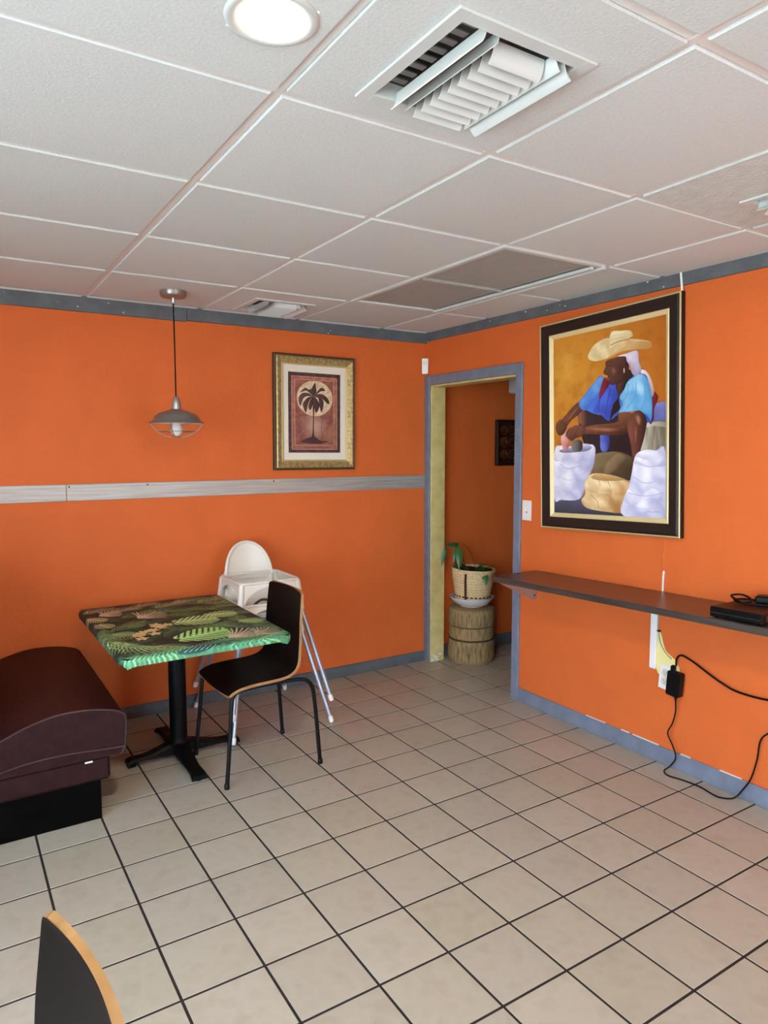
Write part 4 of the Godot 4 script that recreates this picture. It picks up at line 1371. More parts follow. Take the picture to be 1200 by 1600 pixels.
# ---------------------------------------------------------------- table
func build_table() -> void:
	var at := Vector3(-1.937, 0, 0.672)
	var w := 0.362
	var d := 0.508
	var t := thing("pedestal_table", "rectangular cafe table on a black four-footed pedestal beside the booth bench", "table", at)
	put("tabletop", ex(round_rect(w, d, 0.035), 0.028, Transform3D(Basis(Vector3(1, 0, 0), Vector3(0, 0, 1), Vector3(0, -1, 0)), Vector3(0, 0.684, 0)), true), M.black_laminate, t)
	put("column", lt([Vector2(0.058, 0.058), Vector2(0.058, 0.075), Vector2(0.044, 0.085), Vector2(0.0415, 0.10), Vector2(0.0415, 0.63), Vector2(0.0, 0.63)], 28, pivot(Vector3(0.002, 0, -0.05))), M.cast_black, t)
	put("mounting_plate", bx(Vector3(0, 0.643, -0.05), Vector3(0.40, 0.018, 0.40), 0.004), M.cast_black, t)
	for k in 4:
		var L: float = [0.30, 0.33, 0.25, 0.33][k]
		var dirn: Vector3 = [Vector3(1, 0, 0), Vector3(0, 0, 1), Vector3(-1, 0, 0), Vector3(0, 0, -1)][k]
		var side := Vector3(-dirn.z, 0, dirn.x)
		var st := begin()
		# an arched bar that flattens towards the foot
		var prev := []
		for i in 13:
			var u := i / 12.0
			var wd := lerpf(0.036, 0.030, u) + (0.008 * clampf((u - 0.85) / 0.15, 0, 1))
			var hi := lerpf(0.082, 0.040, smoothstep(0.0, 0.75, u))
			if u > 0.95:
				hi = 0.030
			var lo := 0.026 if u < 0.72 else lerpf(0.026, 0.010, (u - 0.72) / 0.28)
			var c := dirn * (L * u) + Vector3(0.002, 0, -0.05)
			var ring := [c + side * wd * 0.75 + Vector3(0, hi, 0), c + side * wd + Vector3(0, hi - 0.012, 0), c + side * wd + Vector3(0, lo, 0), c - side * wd + Vector3(0, lo, 0), c - side * wd + Vector3(0, hi - 0.012, 0), c - side * wd * 0.75 + Vector3(0, hi, 0)]
			if prev.size():
				for q in 6:
					var r := (q + 1) % 6
					face(st, [prev[q], prev[r], ring[r], ring[q]], (prev[q] + prev[r]) * 0.5 - c - dirn * 0 - Vector3(0, (hi + lo) * 0.5, 0))
			prev = ring
		face(st, prev, dirn)
		var f := put("foot", st, M.cast_black, t)
		put("glide", lt([Vector2(0.016, 0.0), Vector2(0.018, 0.004), Vector2(0.018, 0.014), Vector2(0.0, 0.014)], 16, pivot(dirn * (L - 0.028) + Vector3(0.002, 0, -0.05))), M.black_plastic, f)
	# the fitted printed cover
	var cl := thing("table_cover", "tropical leaf print fitted cover with green monstera leaves stretched over the table", "tablecloth", at + Vector3(0, 0.684, 0))
	var m := print_mat("leaf_print", cloth_picture(), 0.7)
	m.normal_enabled = true
	m.normal_texture = bump_tex(0.01, 3.0, 256, 3, 81)
	m.normal_scale = 0.15
	m.uv1_scale = Vector3(1, 1, 1)
	var st2 := begin()
	var N := 96
	var W := w + 0.006
	var D := d + 0.006
	# concentric rings from the middle to the rim, over the edge and tucked below
	var steps := [[0.0, 0.003, 0.0], [0.35, 0.003, 0.0], [0.7, 0.003, 0.0], [0.95, 0.0032, 0.0], [0.985, 0.001, 0.0], [1.0, -0.006, 0.3], [1.004, -0.018, 1.0], [0.998, -0.032, 1.6], [0.965, -0.034, 1.2]]
	var outline := round_rect(W, D, 0.05, 23)
	var sr := fractal(33, 1.3)
	var P := []
	for s in steps:
		var ring := []
		for k in outline.size():
			var q: Vector2 = outline[k] * s[0]
			var wav := sin(k * 1.7) * 0.0022 + sr.get_noise_2d(q.x * 14.0, q.y * 14.0) * 0.016
			ring.append(Vector3(q.x * (1.0 + s[2] * wav * 0.4), s[1] + wav * s[2] * 0.9, q.y * (1.0 + s[2] * wav * 0.4)))
		P.append(ring)
	var n := outline.size()
	for i in steps.size() - 1:
		for k in n:
			var l := (k + 1) % n
			var q := [P[i][k], P[i][l], P[i + 1][l], P[i + 1][k]]
			var U := []
			for v in q:
				U.append(Vector2(clampf(v.x / (2 * W) * 0.985 + 0.5, 0.004, 0.996), clampf(v.z / (2 * D) * 0.965 + 0.5 - (minf(v.y, 0.0) * 0.4 if v.z > 0 else minf(v.y, 0.0) * -0.4), 0.004, 0.996)))
			var mid: Vector3 = (q[0] + q[2]) * 0.5
			var out := Vector3.UP if i < 4 else Vector3(mid.x / W, 0.8 if i == 4 else (0.0 if i < 7 else -3.0), mid.z / D)
			if i > 0:
				face(st2, [q[0], q[1], q[2]], out, [U[0], U[1], U[2]])
			face(st2, [q[0], q[2], q[3]], out, [U[0], U[2], U[3]])
	put("cover", st2, m, cl)

# ---------------------------------------------------------------- chairs
func chair_point(u: float, v: float) -> Vector3:
	# u across (-1..1), v along the bent shell from the front lip to the top of the back
	var i := v * (shell.size() - 1)
	var k := mini(int(i), shell.size() - 2)
	var p: Vector2 = shell[k].lerp(shell[k + 1], i - k)
	var back := smoothstep(0.52, 0.72, v)
	var half := lerpf(0.205, 0.195, smoothstep(0.4, 0.6, v)) - 0.012 * smoothstep(0.7, 1.0, v)
	# rounded corners at the top and at the front lip
	var e := maxf(0.0, (v - 0.962) / 0.038)
	half -= 0.022 * (1.0 - sqrt(maxf(0.0, 1.0 - e * e)))
	var f := maxf(0.0, (0.04 - v) / 0.04)
	half -= 0.03 * (1.0 - sqrt(maxf(0.0, 1.0 - f * f)))
	var bow := (1.0 - u * u) * 0.018
	return Vector3(p.x + bow * back - 0.012 * back, p.y - bow * 0.35 * (1.0 - back), u * half)

var shell := []

func build_chair(label: String) -> Node3D:
	var t := thing("cafe_chair", label, "chair", Vector3.ZERO, "black bentwood cafe chairs")
	shell = smooth(pts_of([-0.212, 0.408, -0.190, 0.424, -0.150, 0.437, -0.08, 0.444, 0.0, 0.446, 0.06, 0.450, 0.105, 0.463, 0.135, 0.490, 0.152, 0.53, 0.160, 0.60, 0.166, 0.70, 0.175, 0.79, 0.180, 0.838]), 5)
	var th := 0.0065
	var st := begin()
	var f := func(u, v): return chair_point(u * 2.0 - 1.0, v)
	var nu := 14
	var nv := 60
	sheet(st, f, nu, nv, Vector3(-0.5, 1, 0), th)
	sheet(st, f, nu, nv, Vector3(0.5, -1, 0), th)
	put("seat_shell", st, M.black_laminate, t)
	# the bare plywood edge all round
	st = begin()
	var rim := []
	for j in nv + 1:
		rim.append(Vector2(1.0, float(j) / nv))
	for i in range(1, nu + 1):
		rim.append(Vector2(1.0 - 2.0 * i / nu, 1.0))
	for j in range(1, nv + 1):
		rim.append(Vector2(-1.0, 1.0 - float(j) / nv))
	for i in range(1, nu):
		rim.append(Vector2(-1.0 + 2.0 * i / nu, 0.0))
	var n := rim.size()
	var A := []
	var B := []
	for k in n:
		var q: Vector2 = rim[k]
		var p := chair_point(q.x, q.y)
		var du := chair_point(clampf(q.x + 0.02, -1, 1), q.y) - chair_point(clampf(q.x - 0.02, -1, 1), q.y)
		var dv := chair_point(q.x, clampf(q.y + 0.008, 0, 1)) - chair_point(q.x, clampf(q.y - 0.008, 0, 1))
		var nn := du.cross(dv).normalized()
		A.append(p + nn * th)
		B.append(p - nn * th)
	for k in n:
		var l := (k + 1) % n
		var mid: Vector3 = (A[k] + B[l]) * 0.5
		var c := Vector3(0.0, 0.45, 0) if mid.y < 0.5 else Vector3(0.16, 0.65, 0)
		face(st, [A[k], A[l], B[l], B[k]], mid - c)
	put("plywood_edge", st, M.ply_edge, t)
	# two bent tube frames, each seen as a front and a rear leg
	for s in [-1.0, 1.0]:
		var zf: float = s * 0.205
		var fl := put("leg", tb(smooth([Vector3(-0.232, 0.004, s * 0.212), Vector3(-0.212, 0.2, s * 0.204), Vector3(-0.196, 0.37, s * 0.196), Vector3(-0.186, 0.405, s * 0.192), Vector3(-0.16, 0.424, s * 0.188), Vector3(-0.10, 0.429, s * 0.186), Vector3(0.0, 0.432, s * 0.188)], 5), 0.0095, 12), M.black_metal, t)
		put("cap", lt([Vector2(0.0, 0.0), Vector2(0.011, 0.0), Vector2(0.012, 0.004), Vector2(0.0115, 0.022), Vector2(0.0095, 0.024)], 12, pivot(Vector3(-0.232, 0, s * 0.212))), M.black_plastic, fl)
		var rl := put("leg", tb(smooth([Vector3(0.236, 0.004, s * 0.212), Vector3(0.222, 0.2, s * 0.208), Vector3(0.210, 0.34, s * 0.204), Vector3(0.200, 0.385, s * 0.202), Vector3(0.178, 0.415, s * 0.200), Vector3(0.14, 0.427, s * 0.196), Vector3(0.06, 0.431, s * 0.19), Vector3(0.0, 0.432, s * 0.188)], 5), 0.0095, 12), M.black_metal, t)
		put("cap", lt([Vector2(0.0, 0.0), Vector2(0.011, 0.0), Vector2(0.012, 0.004), Vector2(0.0115, 0.022), Vector2(0.0095, 0.024)], 12, pivot(Vector3(0.236, 0, s * 0.212))), M.black_plastic, rl)
	put("crossbar", tb([Vector3(-0.05, 0.431, -0.188), Vector3(-0.05, 0.431, 0.188)], 0.008, 10), M.black_metal, t)
	put("crossbar", tb([Vector3(0.09, 0.430, -0.192), Vector3(0.09, 0.430, 0.192)], 0.008, 10), M.black_metal, t)
	return t

func build_chairs() -> void:
	var c := build_chair("black bentwood chair with tan plywood edge pulled up to the leaf print table")
	c.position = Vector3(-1.628, 0, 0.867)
	c.rotation.y = deg_to_rad(1.0)
	var d := c.duplicate() as Node3D
	d.name = numbered("cafe_chair")
	add_child(d)
	d.set_meta("label", "chair in the near foreground of which only the dark backrest top shows")
	d.position = Vector3(-2.908, 0, 3.098)
	d.rotation.y = deg_to_rad(6.5)

# ---------------------------------------------------------------- stacked high chairs
func high_panel(w: float, h: float, leg: float, rise: float) -> Array:
	# a side of the seat: straight top, a wide arch cut out below, splayed corner legs
	var q := [Vector2(-w, h), Vector2(w, h), Vector2(w + 0.014, 0.0), Vector2(w + 0.014 - leg, 0.0)]
	q.append_array(arc_ellipse(w + 0.010 - leg, rise, 0.0, PI, 18))
	q.append(Vector2(-w - 0.014 + leg, 0.0))
	q.append(Vector2(-w - 0.014, 0.0))
	return q

func arc_ellipse(a: float, b: float, t0: float, t1: float, n: int) -> Array:
	var q := []
	for i in n + 1:
		var t := lerpf(t0, t1, float(i) / n)
		q.append(Vector2(cos(t) * a, sin(t) * b))
	return q

func build_high_chair(label: String) -> Node3D:
	var t := thing("high_chair", label, "high chair", Vector3.ZERO, "two stacked white high chairs")
	var R := 0.668         # rim height
	var hw := 0.165
	var hd := 0.152
	var drop := 0.125
	# front, left and right aprons lean out a little towards their feet
	var st := begin()
	for k in 4:
		var half: float = hw if k % 2 == 0 else hd
		var dist: float = hd if k % 2 == 0 else hw
		var xf := Transform3D(Basis(Vector3.UP, PI * 0.5 * k), Vector3.ZERO) * pivot(Vector3(0, R - drop, dist + 0.012), Vector3(-5.5, 0, 0))
		extrude(st, high_panel(half, drop, 0.022, drop * 0.80), 0.006, xf, true)
	put("apron", st, M.white_plastic, t)
	# rounded rim round the top
	var rim := []
	for p in round_rect(hw + 0.004, hd + 0.004, 0.03, 6):
		rim.append(Vector3(p.x, R, p.y))
	st = tb(rim, 0.0085, 10, true)
	put("rim", st, M.white_plastic, t)
	# corner sleeves
	for sx in [-1.0, 1.0]:
		for sz in [-1.0, 1.0]:
			st = begin()
			tube(st, [Vector3(sx * (hw - 0.004), R - 0.005, sz * (hd - 0.004)), Vector3(sx * (hw + 0.012), R - drop - 0.045, sz * (hd + 0.012))], [0.016, 0.019], 12)
			put("corner_sleeve", st, M.white_plastic, t)
	# bucket seat with walls
	st = begin()
	sheet(st, func(u, v):
		var a := Vector2(u * 2 - 1, v * 2 - 1)
		var y := R - 0.165 + 0.012 * maxf(0.0, absf(a.x) - 0.7) * 10.0 + 0.01 * maxf(0.0, -a.y - 0.6) * 6.0
		return Vector3(a.x * (hw - 0.004), y, a.y * (hd - 0.01)), 12, 12, Vector3.UP)
	box(st, Vector3(0, R - 0.172, 0), Vector3(hw * 2 - 0.01, 0.006, hd * 2 - 0.02), 0.002)
	put("seat", st, M.white_plastic, t)
	# front bar below and the post between the legs
	put("crotch_post", bx(Vector3(0.01, R - 0.085, hd + 0.004), Vector3(0.034, 0.15, 0.012), 0.005), M.white_plastic, t)
	put("strap", tb(smooth([Vector3(-0.10, R - 0.15, 0.10), Vector3(-0.04, R - 0.10, hd - 0.03), Vector3(0.03, R - 0.115, hd - 0.02), Vector3(0.10, R - 0.14, 0.08)], 6), 0.007, 8), M.strap, t)
	# arched back, hollow towards the child
	var bh := 0.178
	var arch := func(u, v):
		var a: float = u * 2.0 - 1.0
		var k := sqrt(maxf(0.0, 1.0 - pow(maxf(0.0, (v - 0.42) / 0.58), 2.2)))
		var half: float = 0.137 * k
		var y: float = R - 0.15 + (bh + 0.15) * v
		var z: float = -hd - 0.012 - 0.035 * v - 0.03 * (1.0 - a * a * k * k) * smoothstep(0.0, 0.5, v) + 0.025
		return Vector3(a * half, y, z)
	st = begin()
	sheet(st, arch, 20, 24, Vector3.BACK, 0.003)
	sheet(st, arch, 20, 24, Vector3.FORWARD, 0.003)
	put("backrest", st, M.white_plastic, t)
	var edge := []
	for j in 25:
		edge.append(arch.call(0.0, 0.42 + 0.58 * j / 24.0))
	for j in 24:
		edge.append(arch.call(1.0, 1.0 - 0.58 * (j + 1) / 24.0))
	# shoulders flow from the arch down into the rim
	edge.push_front(Vector3(-0.155, R + 0.004, -hd))
	edge.append(Vector3(0.155, R + 0.004, -hd))
	put("back_edge", tb(smooth(edge, 2), 0.009, 10), M.white_plastic, t)
	st = begin()
	for s in [-1.0, 1.0]:
		face(st, [Vector3(s * 0.137, R - 0.02, -hd - 0.012), Vector3(s * 0.137, R + 0.03, -hd - 0.018), Vector3(s * 0.16, R, -hd - 0.004), Vector3(s * 0.16, R - 0.03, -hd - 0.004)], Vector3.BACK)
		box(st, Vector3(s * 0.148, R - 0.02, -hd - 0.004), Vector3(0.03, 0.05, 0.01), 0.004)
	put("shoulder", st, M.white_plastic, t)
	# four splayed grey legs with white feet
	for sx in [-1.0, 1.0]:
		for sz in [-1.0, 1.0]:
			var a := Vector3(sx * (hw + 0.008), R - 0.15, sz * (hd + 0.008))
			var b := Vector3(sx * 0.280, 0.02, sz * 0.308)
			var l := put("leg", tb([a, a.lerp(b, 0.45), b], [0.0125, 0.0125, 0.0105], 14), M.grey_tube, t)
			var dir := (b - a).normalized()
			put("foot_cap", tb([b - dir * 0.014, b - dir * 0.004, b + dir * 0.014, b + dir * 0.02], [0.0125, 0.0135, 0.0135, 0.010], 12), M.white_foot, l)
	return t

func build_high_chairs() -> void:
	var a := build_high_chair("lower of two stacked white high chairs, its feet standing on the floor")
	a.position = Vector3(-1.385, 0, 0.342)
	var b := a.duplicate() as Node3D
	b.name = numbered("high_chair")
	add_child(b)
	b.set_meta("label", "upper of two stacked white high chairs, its arched back showing above the table")
	b.position = Vector3(-1.385, 0.122, 0.342)

# ---------------------------------------------------------------- stump, saucer and basket plant
func build_stump() -> void:
	var at := Vector3(0.290, 0, 0.166)
	var s := thing("log_stool", "log shaped plant stand with two grooves standing just inside the doorway", "plant stand", at)
	var nz := fractal(41, 1.0)
	var wob := func(an: float, y: float) -> float:
		return 1.0 + 0.012 * nz.get_noise_2d(cos(an) * 9.0, sin(an) * 9.0) + 0.01 * sin(an * 31.0 + nz.get_noise_2d(an * 3.0, y * 10.0) * 5.0) + 0.006 * sin(an * 53.0)
	var st := begin()
	lathe(st, [Vector2(0.148, 0.0), Vector2(0.162, 0.018), Vector2(0.167, 0.06), Vector2(0.165, 0.12), Vector2(0.160, 0.162)], 120, Transform3D(), wob)
	put("bottom_drum", st, M.bark, s)
	st = begin()
	lathe(st, [Vector2(0.152, 0.170), Vector2(0.157, 0.185), Vector2(0.157, 0.245), Vector2(0.151, 0.256)], 120, Transform3D(), wob)
	put("middle_drum", st, M.bark, s)
	st = begin()
	lathe(st, [Vector2(0.156, 0.264), Vector2(0.163, 0.275), Vector2(0.163, 0.365), Vector2(0.157, 0.382), Vector2(0.14, 0.388), Vector2(0.0, 0.388)], 120, Transform3D(), wob)
	put("top_drum", st, M.bark, s)
	put("groove", lt([Vector2(0.158, 0.158), Vector2(0.150, 0.166), Vector2(0.155, 0.174)], 48), M.stump_groove, s)
	put("groove", lt([Vector2(0.150, 0.250), Vector2(0.148, 0.260), Vector2(0.158, 0.268)], 48), M.stump_groove, s)
	var top := 0.3885
	var b := thing("saucer_bowl", "shallow white bowl between the log stand and the basket planter", "bowl", at + Vector3(0, top, 0))
	put("bowl", lt([Vector2(0.0, 0.004), Vector2(0.075, 0.0), Vector2(0.082, 0.003), Vector2(0.086, 0.010), Vector2(0.125, 0.032), Vector2(0.152, 0.062), Vector2(0.158, 0.074), Vector2(0.155, 0.075), Vector2(0.146, 0.062), Vector2(0.120, 0.038), Vector2(0.085, 0.016), Vector2(0.0, 0.014)], 56), M.porcelain, b)
	# woven basket, leaning a touch
	var pl := thing("potted_plant", "sparse trailing houseplant in a woven straw basket with a brown band", "potted plant", at + Vector3(0.0, top + 0.016, 0.0))
	pl.rotation = Vector3(deg_to_rad(1.5), 0, deg_to_rad(-2.0))
	st = begin()
	var prof := [Vector2(0.0, 0.0), Vector2(0.10, 0.0)]
	var rows := 13
	for r in rows:
		var y0 := 0.004 + 0.252 * r / rows
		for q in 4:
			var u := q / 4.0
			prof.append(Vector2(0.112 + 0.041 * (y0 + 0.0194 * u) / 0.256 + 0.0035 * sin(PI * u), y0 + 0.0194 * u))
	prof.append(Vector2(0.153, 0.258))
	prof.append(Vector2(0.147, 0.260))
	prof.append(Vector2(0.140, 0.225))
	lathe(st, prof, 96, Transform3D(), func(an: float, y: float) -> float: return 1.0 + 0.014 * sin(an * 24.0 + (PI if int(y / 0.0194) % 2 == 0 else 0.0)))
	put("basket", st, M.straw, pl)
	st = begin()
	for k in 26:
		var an := TAU * k / 26.0
		box(st, Vector3(0, 0.066, 0.1265), Vector3(0.017, 0.011, 0.007), 0.003, Transform3D(Basis(Vector3.UP, an), Vector3.ZERO))
	put("brown_band", st, M.band_brown, pl)
	put("handle_strip", tb(smooth([Vector3(-0.134, 0.235, 0.077), Vector3(-0.131, 0.18, 0.075), Vector3(-0.124, 0.11, 0.072), Vector3(-0.117, 0.05, 0.068)], 5), 0.008, 8), M.band_brown, pl)
	st = begin()
	sheet(st, func(u, v):
		var an: float = u * TAU
		var r: float = v * 0.145
		return Vector3(cos(an) * r, 0.238 + 0.010 * sin(an * 5.0 + v * 7.0) * v, sin(an) * r), 40, 8, Vector3.UP)
	put("soil", st, M.soil, pl)
	# leaves: a tall arching stem on the left and short ones over the rim
	var lr := RandomNumberGenerator.new()
	lr.seed = 3
	var L := Vector3(-0.845, 0, -0.535)    # along the wall of baskets to the left
	var F := Vector3(-0.64, 0, 0.77)       # out through the doorway
	var stem := smooth([L * 0.05 + Vector3(0, 0.24, 0), L * 0.09 + F * 0.02 + Vector3(0, 0.35, 0), L * 0.13 + F * 0.05 + Vector3(0, 0.43, 0), L * 0.17 + F * 0.09 + Vector3(0, 0.445, 0), L * 0.205 + F * 0.12 + Vector3(0, 0.41, 0)], 6)
	put("stem", tb(stem, 0.003, 7), M.stem, pl)
	put("stem", tb(smooth([L * -0.02 + Vector3(0, 0.24, 0), L * 0.01 + Vector3(0, 0.32, 0), L * 0.05 + F * 0.03 + Vector3(0, 0.40, 0), L * 0.09 + F * 0.05 + Vector3(0, 0.435, 0)], 6), 0.0026, 7), M.stem, pl)
	# base, tip, sideways, half width, arch
	for q in [[L * 0.11 + F * 0.04 + Vector3(0, 0.43, 0), L * 0.215 + F * 0.09 + Vector3(0, 0.43, 0), Vector3(0.2, 0.9, 0.3), 0.018, -0.01], [L * 0.205 + F * 0.12 + Vector3(0, 0.41, 0), L * 0.225 + F * 0.13 + Vector3(0, 0.28, 0), L, 0.017, 0.01], [L * 0.115 + F * 0.05 + Vector3(0, 0.42, 0), L * 0.10 + F * 0.11 + Vector3(0, 0.25, 0), L, 0.026, 0.02], [L * 0.13 + F * 0.03 + Vector3(0, 0.41, 0), L * 0.145 + F * 0.07 + Vector3(0, 0.29, 0), L + Vector3(0, 0.2, 0), 0.020, 0.02], [L * -0.075 + F * 0.11 + Vector3(0, 0.25, 0), L * -0.085 + F * 0.165 + Vector3(0, 0.16, 0), L, 0.024, 0.02]]:
		put("leaf", leaf_mesh(q[0], q[1], q[2], q[3], q[4]), M["leaf_%d" % (lr.randi() % 2)], pl)
	for k in 22:
		var an := lr.randf_range(-0.5, PI + 0.9)
		var r := lr.randf_range(0.03, 0.10)
		var base := Vector3(cos(an) * r, 0.243, sin(an) * r)
		var tip := base + Vector3(cos(an + lr.randf_range(-0.6, 0.6)) * 0.07, lr.randf_range(0.01, 0.055), sin(an) * 0.06)
		put("leaf", leaf_mesh(base, tip, Vector3(-sin(an), 0.3, cos(an)), lr.randf_range(0.014, 0.024), 0.012), M["leaf_%d" % (lr.randi() % 2)], pl)

func leaf_mesh(base: Vector3, tip: Vector3, side: Vector3, half: float, arch: float) -> SurfaceTool:
	var st := begin()
	var d := tip - base
	var s := (side - d.normalized() * side.dot(d.normalized())).normalized()
	var n := s.cross(d.normalized()).normalized()
	if n.y < 0.0:
		n = -n
	var f := func(u, v):
		var a: float = u * 2.0 - 1.0
		var w: float = half * sin(PI * pow(v, 0.75)) * (1.0 - 0.25 * v)
		return base + d * v + s * a * w + n * (arch * sin(PI * v) - 0.25 * absf(a) * w)
	sheet(st, f, 6, 12, n, 0.0004)
	sheet(st, f, 6, 12, -n, 0.0004)
	return st

# ---------------------------------------------------------------- shelf and what is on it
func build_shelf() -> void:
	var s := thing("wall_shelf", "long narrow stainless steel wall shelf on the orange right wall", "shelf", Vector3(0, 0.808, 1.09))
	s.rotation.x = deg_to_rad(-1.45)
	var L := 1.535
	var w := 0.335
	put("shelf_board", bx(Vector3(-w * 0.5 - 0.001, 0, L * 0.5), Vector3(w, 0.003, L), 0.001), M.steel, s)
	put("front_lip", bx(Vector3(-w - 0.001, -0.013, L * 0.5), Vector3(0.004, 0.030, L), 0.0015), M.steel, s)
	put("side_lip", bx(Vector3(-w * 0.5, -0.013, 0.001), Vector3(w, 0.028, 0.003), 0.001), M.steel, s)
	put("side_lip", bx(Vector3(-w * 0.5, -0.013, L - 0.001), Vector3(w, 0.028, 0.003), 0.001), M.steel, s)
	for z in [0.003, 1.50]:
		var b := put("bracket", ex(pts_of([-0.004, -0.004, -0.325, -0.004, -0.325, -0.022, -0.04, -0.165, -0.004, -0.165]), 0.004, pivot(Vector3(0, 0, z))), M.bracket_steel, s)
		put("rivet", lt([Vector2(0.006, 0.0), Vector2(0.006, 0.001), Vector2(0.003, 0.003), Vector2(0.0, 0.0035)], 10, Transform3D(Basis(Vector3.RIGHT, PI / 2), Vector3(-0.02, -0.14, z + 0.004))), M.screw, b)
		put("rivet", lt([Vector2(0.006, 0.0), Vector2(0.006, 0.001), Vector2(0.003, 0.003), Vector2(0.0, 0.0035)], 10, Transform3D(Basis(), Vector3(-0.17, 0.0015, z + 0.03))), M.screw, b)
	# black set-top box and things lying on it
	var y := 0.8435
	var b2 := thing("media_box", "flat black electronics box at the right end of the wall shelf", "device", Vector3(-0.19, y, 2.475))
	b2.rotation.x = deg_to_rad(-1.45)
	put("case", bx(Vector3(0, 0.025, 0), Vector3(0.26, 0.040, 0.21), 0.004), M.black_plastic, b2)
	for q in [[-1, -1], [1, -1], [-1, 1], [1, 1]]:
		put("foot", lt([Vector2(0.010, 0.0), Vector2(0.011, 0.006), Vector2(0.0, 0.006)], 12, pivot(Vector3(q[0] * 0.11, 0.0, q[1] * 0.085))), M.cord_black, b2)
	put("front_seam", bx(Vector3(-0.1302, 0.022, 0.0), Vector3(0.0012, 0.003, 0.20), 0.0), M.screw, b2)
	put("port_plate", bx(Vector3(-0.02, 0.026, 0.1055), Vector3(0.16, 0.022, 0.002), 0.001), M.screw, b2)
	var tr := thing("black_brick", "black charger brick lying on top of the electronics box on the shelf", "charger", Vector3(-0.105, y + 0.0475, 2.50))
	tr.rotation = Vector3(deg_to_rad(-1.45), deg_to_rad(20), 0)
	put("body", bx(Vector3(0, 0.016, 0), Vector3(0.055, 0.030, 0.12), 0.006), M.black_plastic, tr)
	put("tag", bx(Vector3(-0.034, 0.014, 0.01), Vector3(0.005, 0.010, 0.045), 0.001, pivot(Vector3.ZERO, Vector3(12, 0, 0))), M.lime_tag, tr)
	put("cord", tb(smooth([Vector3(0.0, 0.01, -0.06), Vector3(-0.01, 0.012, -0.10), Vector3(-0.04, 0.012, -0.13), Vector3(-0.075, 0.01, -0.11), Vector3(-0.07, 0.012, -0.07), Vector3(-0.03, 0.02, -0.075), Vector3(-0.015, 0.03, -0.11), Vector3(-0.05, 0.028, -0.14), Vector3(-0.085, 0.01, -0.09), Vector3(-0.08, 0.008, -0.03), Vector3(-0.07, 0.008, 0.04)], 6), 0.0042, 8), M.cord_black, tr)

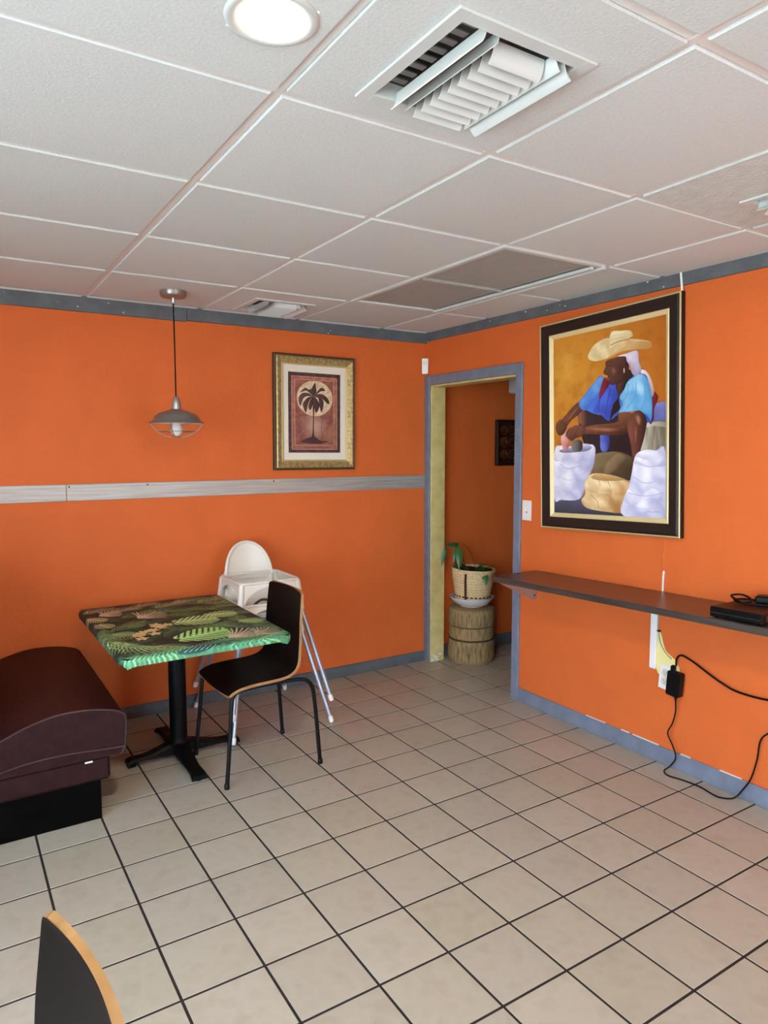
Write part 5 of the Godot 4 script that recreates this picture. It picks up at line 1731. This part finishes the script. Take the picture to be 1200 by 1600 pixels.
# ---------------------------------------------------------------- lamps
func build_lamps() -> void:
	var p := thing("pendant_lamp", "grey barn style pendant lamp with wire cage hanging unlit over the table", "lamp", Vector3(-1.842, H, 0.41))
	put("canopy", lt([Vector2(0.0, -0.034), Vector2(0.046, -0.034), Vector2(0.058, -0.031), Vector2(0.063, -0.024), Vector2(0.065, -0.004), Vector2(0.065, 0.0)], 40), M.lamp_grey, p)
	put("cord_grip", lt([Vector2(0.0, -0.062), Vector2(0.006, -0.06), Vector2(0.009, -0.052), Vector2(0.009, -0.034)], 16), M.lamp_steel, p)
	put("cord", tb([Vector3(0, -0.055, 0), Vector3(0.001, -0.30, 0), Vector3(0, -0.53, 0)], 0.0036, 9), M.cord_black, p)
	put("socket_cup", lt([Vector2(0.027, -0.590), Vector2(0.026, -0.575), Vector2(0.022, -0.555), Vector2(0.0215, -0.548), Vector2(0.018, -0.535), Vector2(0.012, -0.523), Vector2(0.005, -0.518), Vector2(0.0, -0.518)], 28), M.lamp_steel, p)
	# wide shallow shade
	put("shade", lt([Vector2(0.126, -0.652), Vector2(0.133, -0.654), Vector2(0.136, -0.650), Vector2(0.132, -0.646), Vector2(0.118, -0.640), Vector2(0.109, -0.622), Vector2(0.088, -0.604), Vector2(0.055, -0.592), Vector2(0.034, -0.586), Vector2(0.026, -0.582)], 56), M.lamp_grey, p)
	put("shade_lining", lt([Vector2(0.024, -0.586), Vector2(0.055, -0.597), Vector2(0.086, -0.609), Vector2(0.105, -0.626), Vector2(0.114, -0.644), Vector2(0.127, -0.653)], 56), M.plate_white, p)
	put("socket", lt([Vector2(0.0, -0.640), Vector2(0.016, -0.638), Vector2(0.017, -0.59)], 20), M.lamp_steel, p)
	var bl := lt([Vector2(0.0, -0.718), Vector2(0.012, -0.716), Vector2(0.023, -0.708), Vector2(0.029, -0.694), Vector2(0.029, -0.680), Vector2(0.023, -0.662), Vector2(0.016, -0.646), Vector2(0.014, -0.630)], 28)
	put("bulb", bl, M.bulb_white, p)
	# cage: a ring and four bent ribs
	var st := begin()
	var ring := []
	for p2 in arc_list(Vector3.ZERO, 0.092, 32):
		ring.append(Vector3(p2.x, -0.694, p2.y))
	tube(st, ring, 0.0022, 7, true)
	put("cage_ring", st, M.lamp_grey, p)
	for k in 4:
		var a := PI * k / 2.0 + 0.5
		var c := Vector3(cos(a), 0, sin(a))
		st = begin()
		tube(st, smooth([c * 0.130 + Vector3(0, -0.652, 0), c * 0.116 + Vector3(0, -0.675, 0), c * 0.092 + Vector3(0, -0.697, 0), c * 0.055 + Vector3(0, -0.716, 0), c * 0.02 + Vector3(0, -0.724, 0)], 5), 0.0022, 7)
		put("cage_wire", st, M.lamp_grey, p)
	ring = []
	for p2 in arc_list(Vector3.ZERO, 0.02, 18):
		ring.append(Vector3(p2.x, -0.724, p2.y))
	st = begin()
	tube(st, ring, 0.0022, 7, true)
	put("cage_ring", st, M.lamp_grey, p)
	# recessed downlight
	var d := thing("recessed_downlight", "round recessed ceiling light glowing white at the top of the picture", "ceiling light", Vector3(-2.310, H, 2.730))
	put("trim_ring", lt([Vector2(0.060, 0.004), Vector2(0.066, -0.003), Vector2(0.080, -0.005), Vector2(0.086, -0.002), Vector2(0.087, 0.001)], 56), M.vent_white, d)
	put("glowing_lens", lt([Vector2(0.0, -0.0035), Vector2(0.055, -0.002), Vector2(0.0655, 0.003), Vector2(0.0, 0.012)], 48), M.glow, d)
	var l := AreaLight3D.new()
	l.name = "downlight_lamp"
	l.area_size = Vector2(0.11, 0.11)
	l.light_color = hx("fff1d8")
	l.light_energy = 0.18
	l.area_range = 12.0
	l.shadow_enabled = true
	l.position = Vector3(0, -0.008, 0)
	l.rotation.x = -PI / 2
	d.add_child(l)
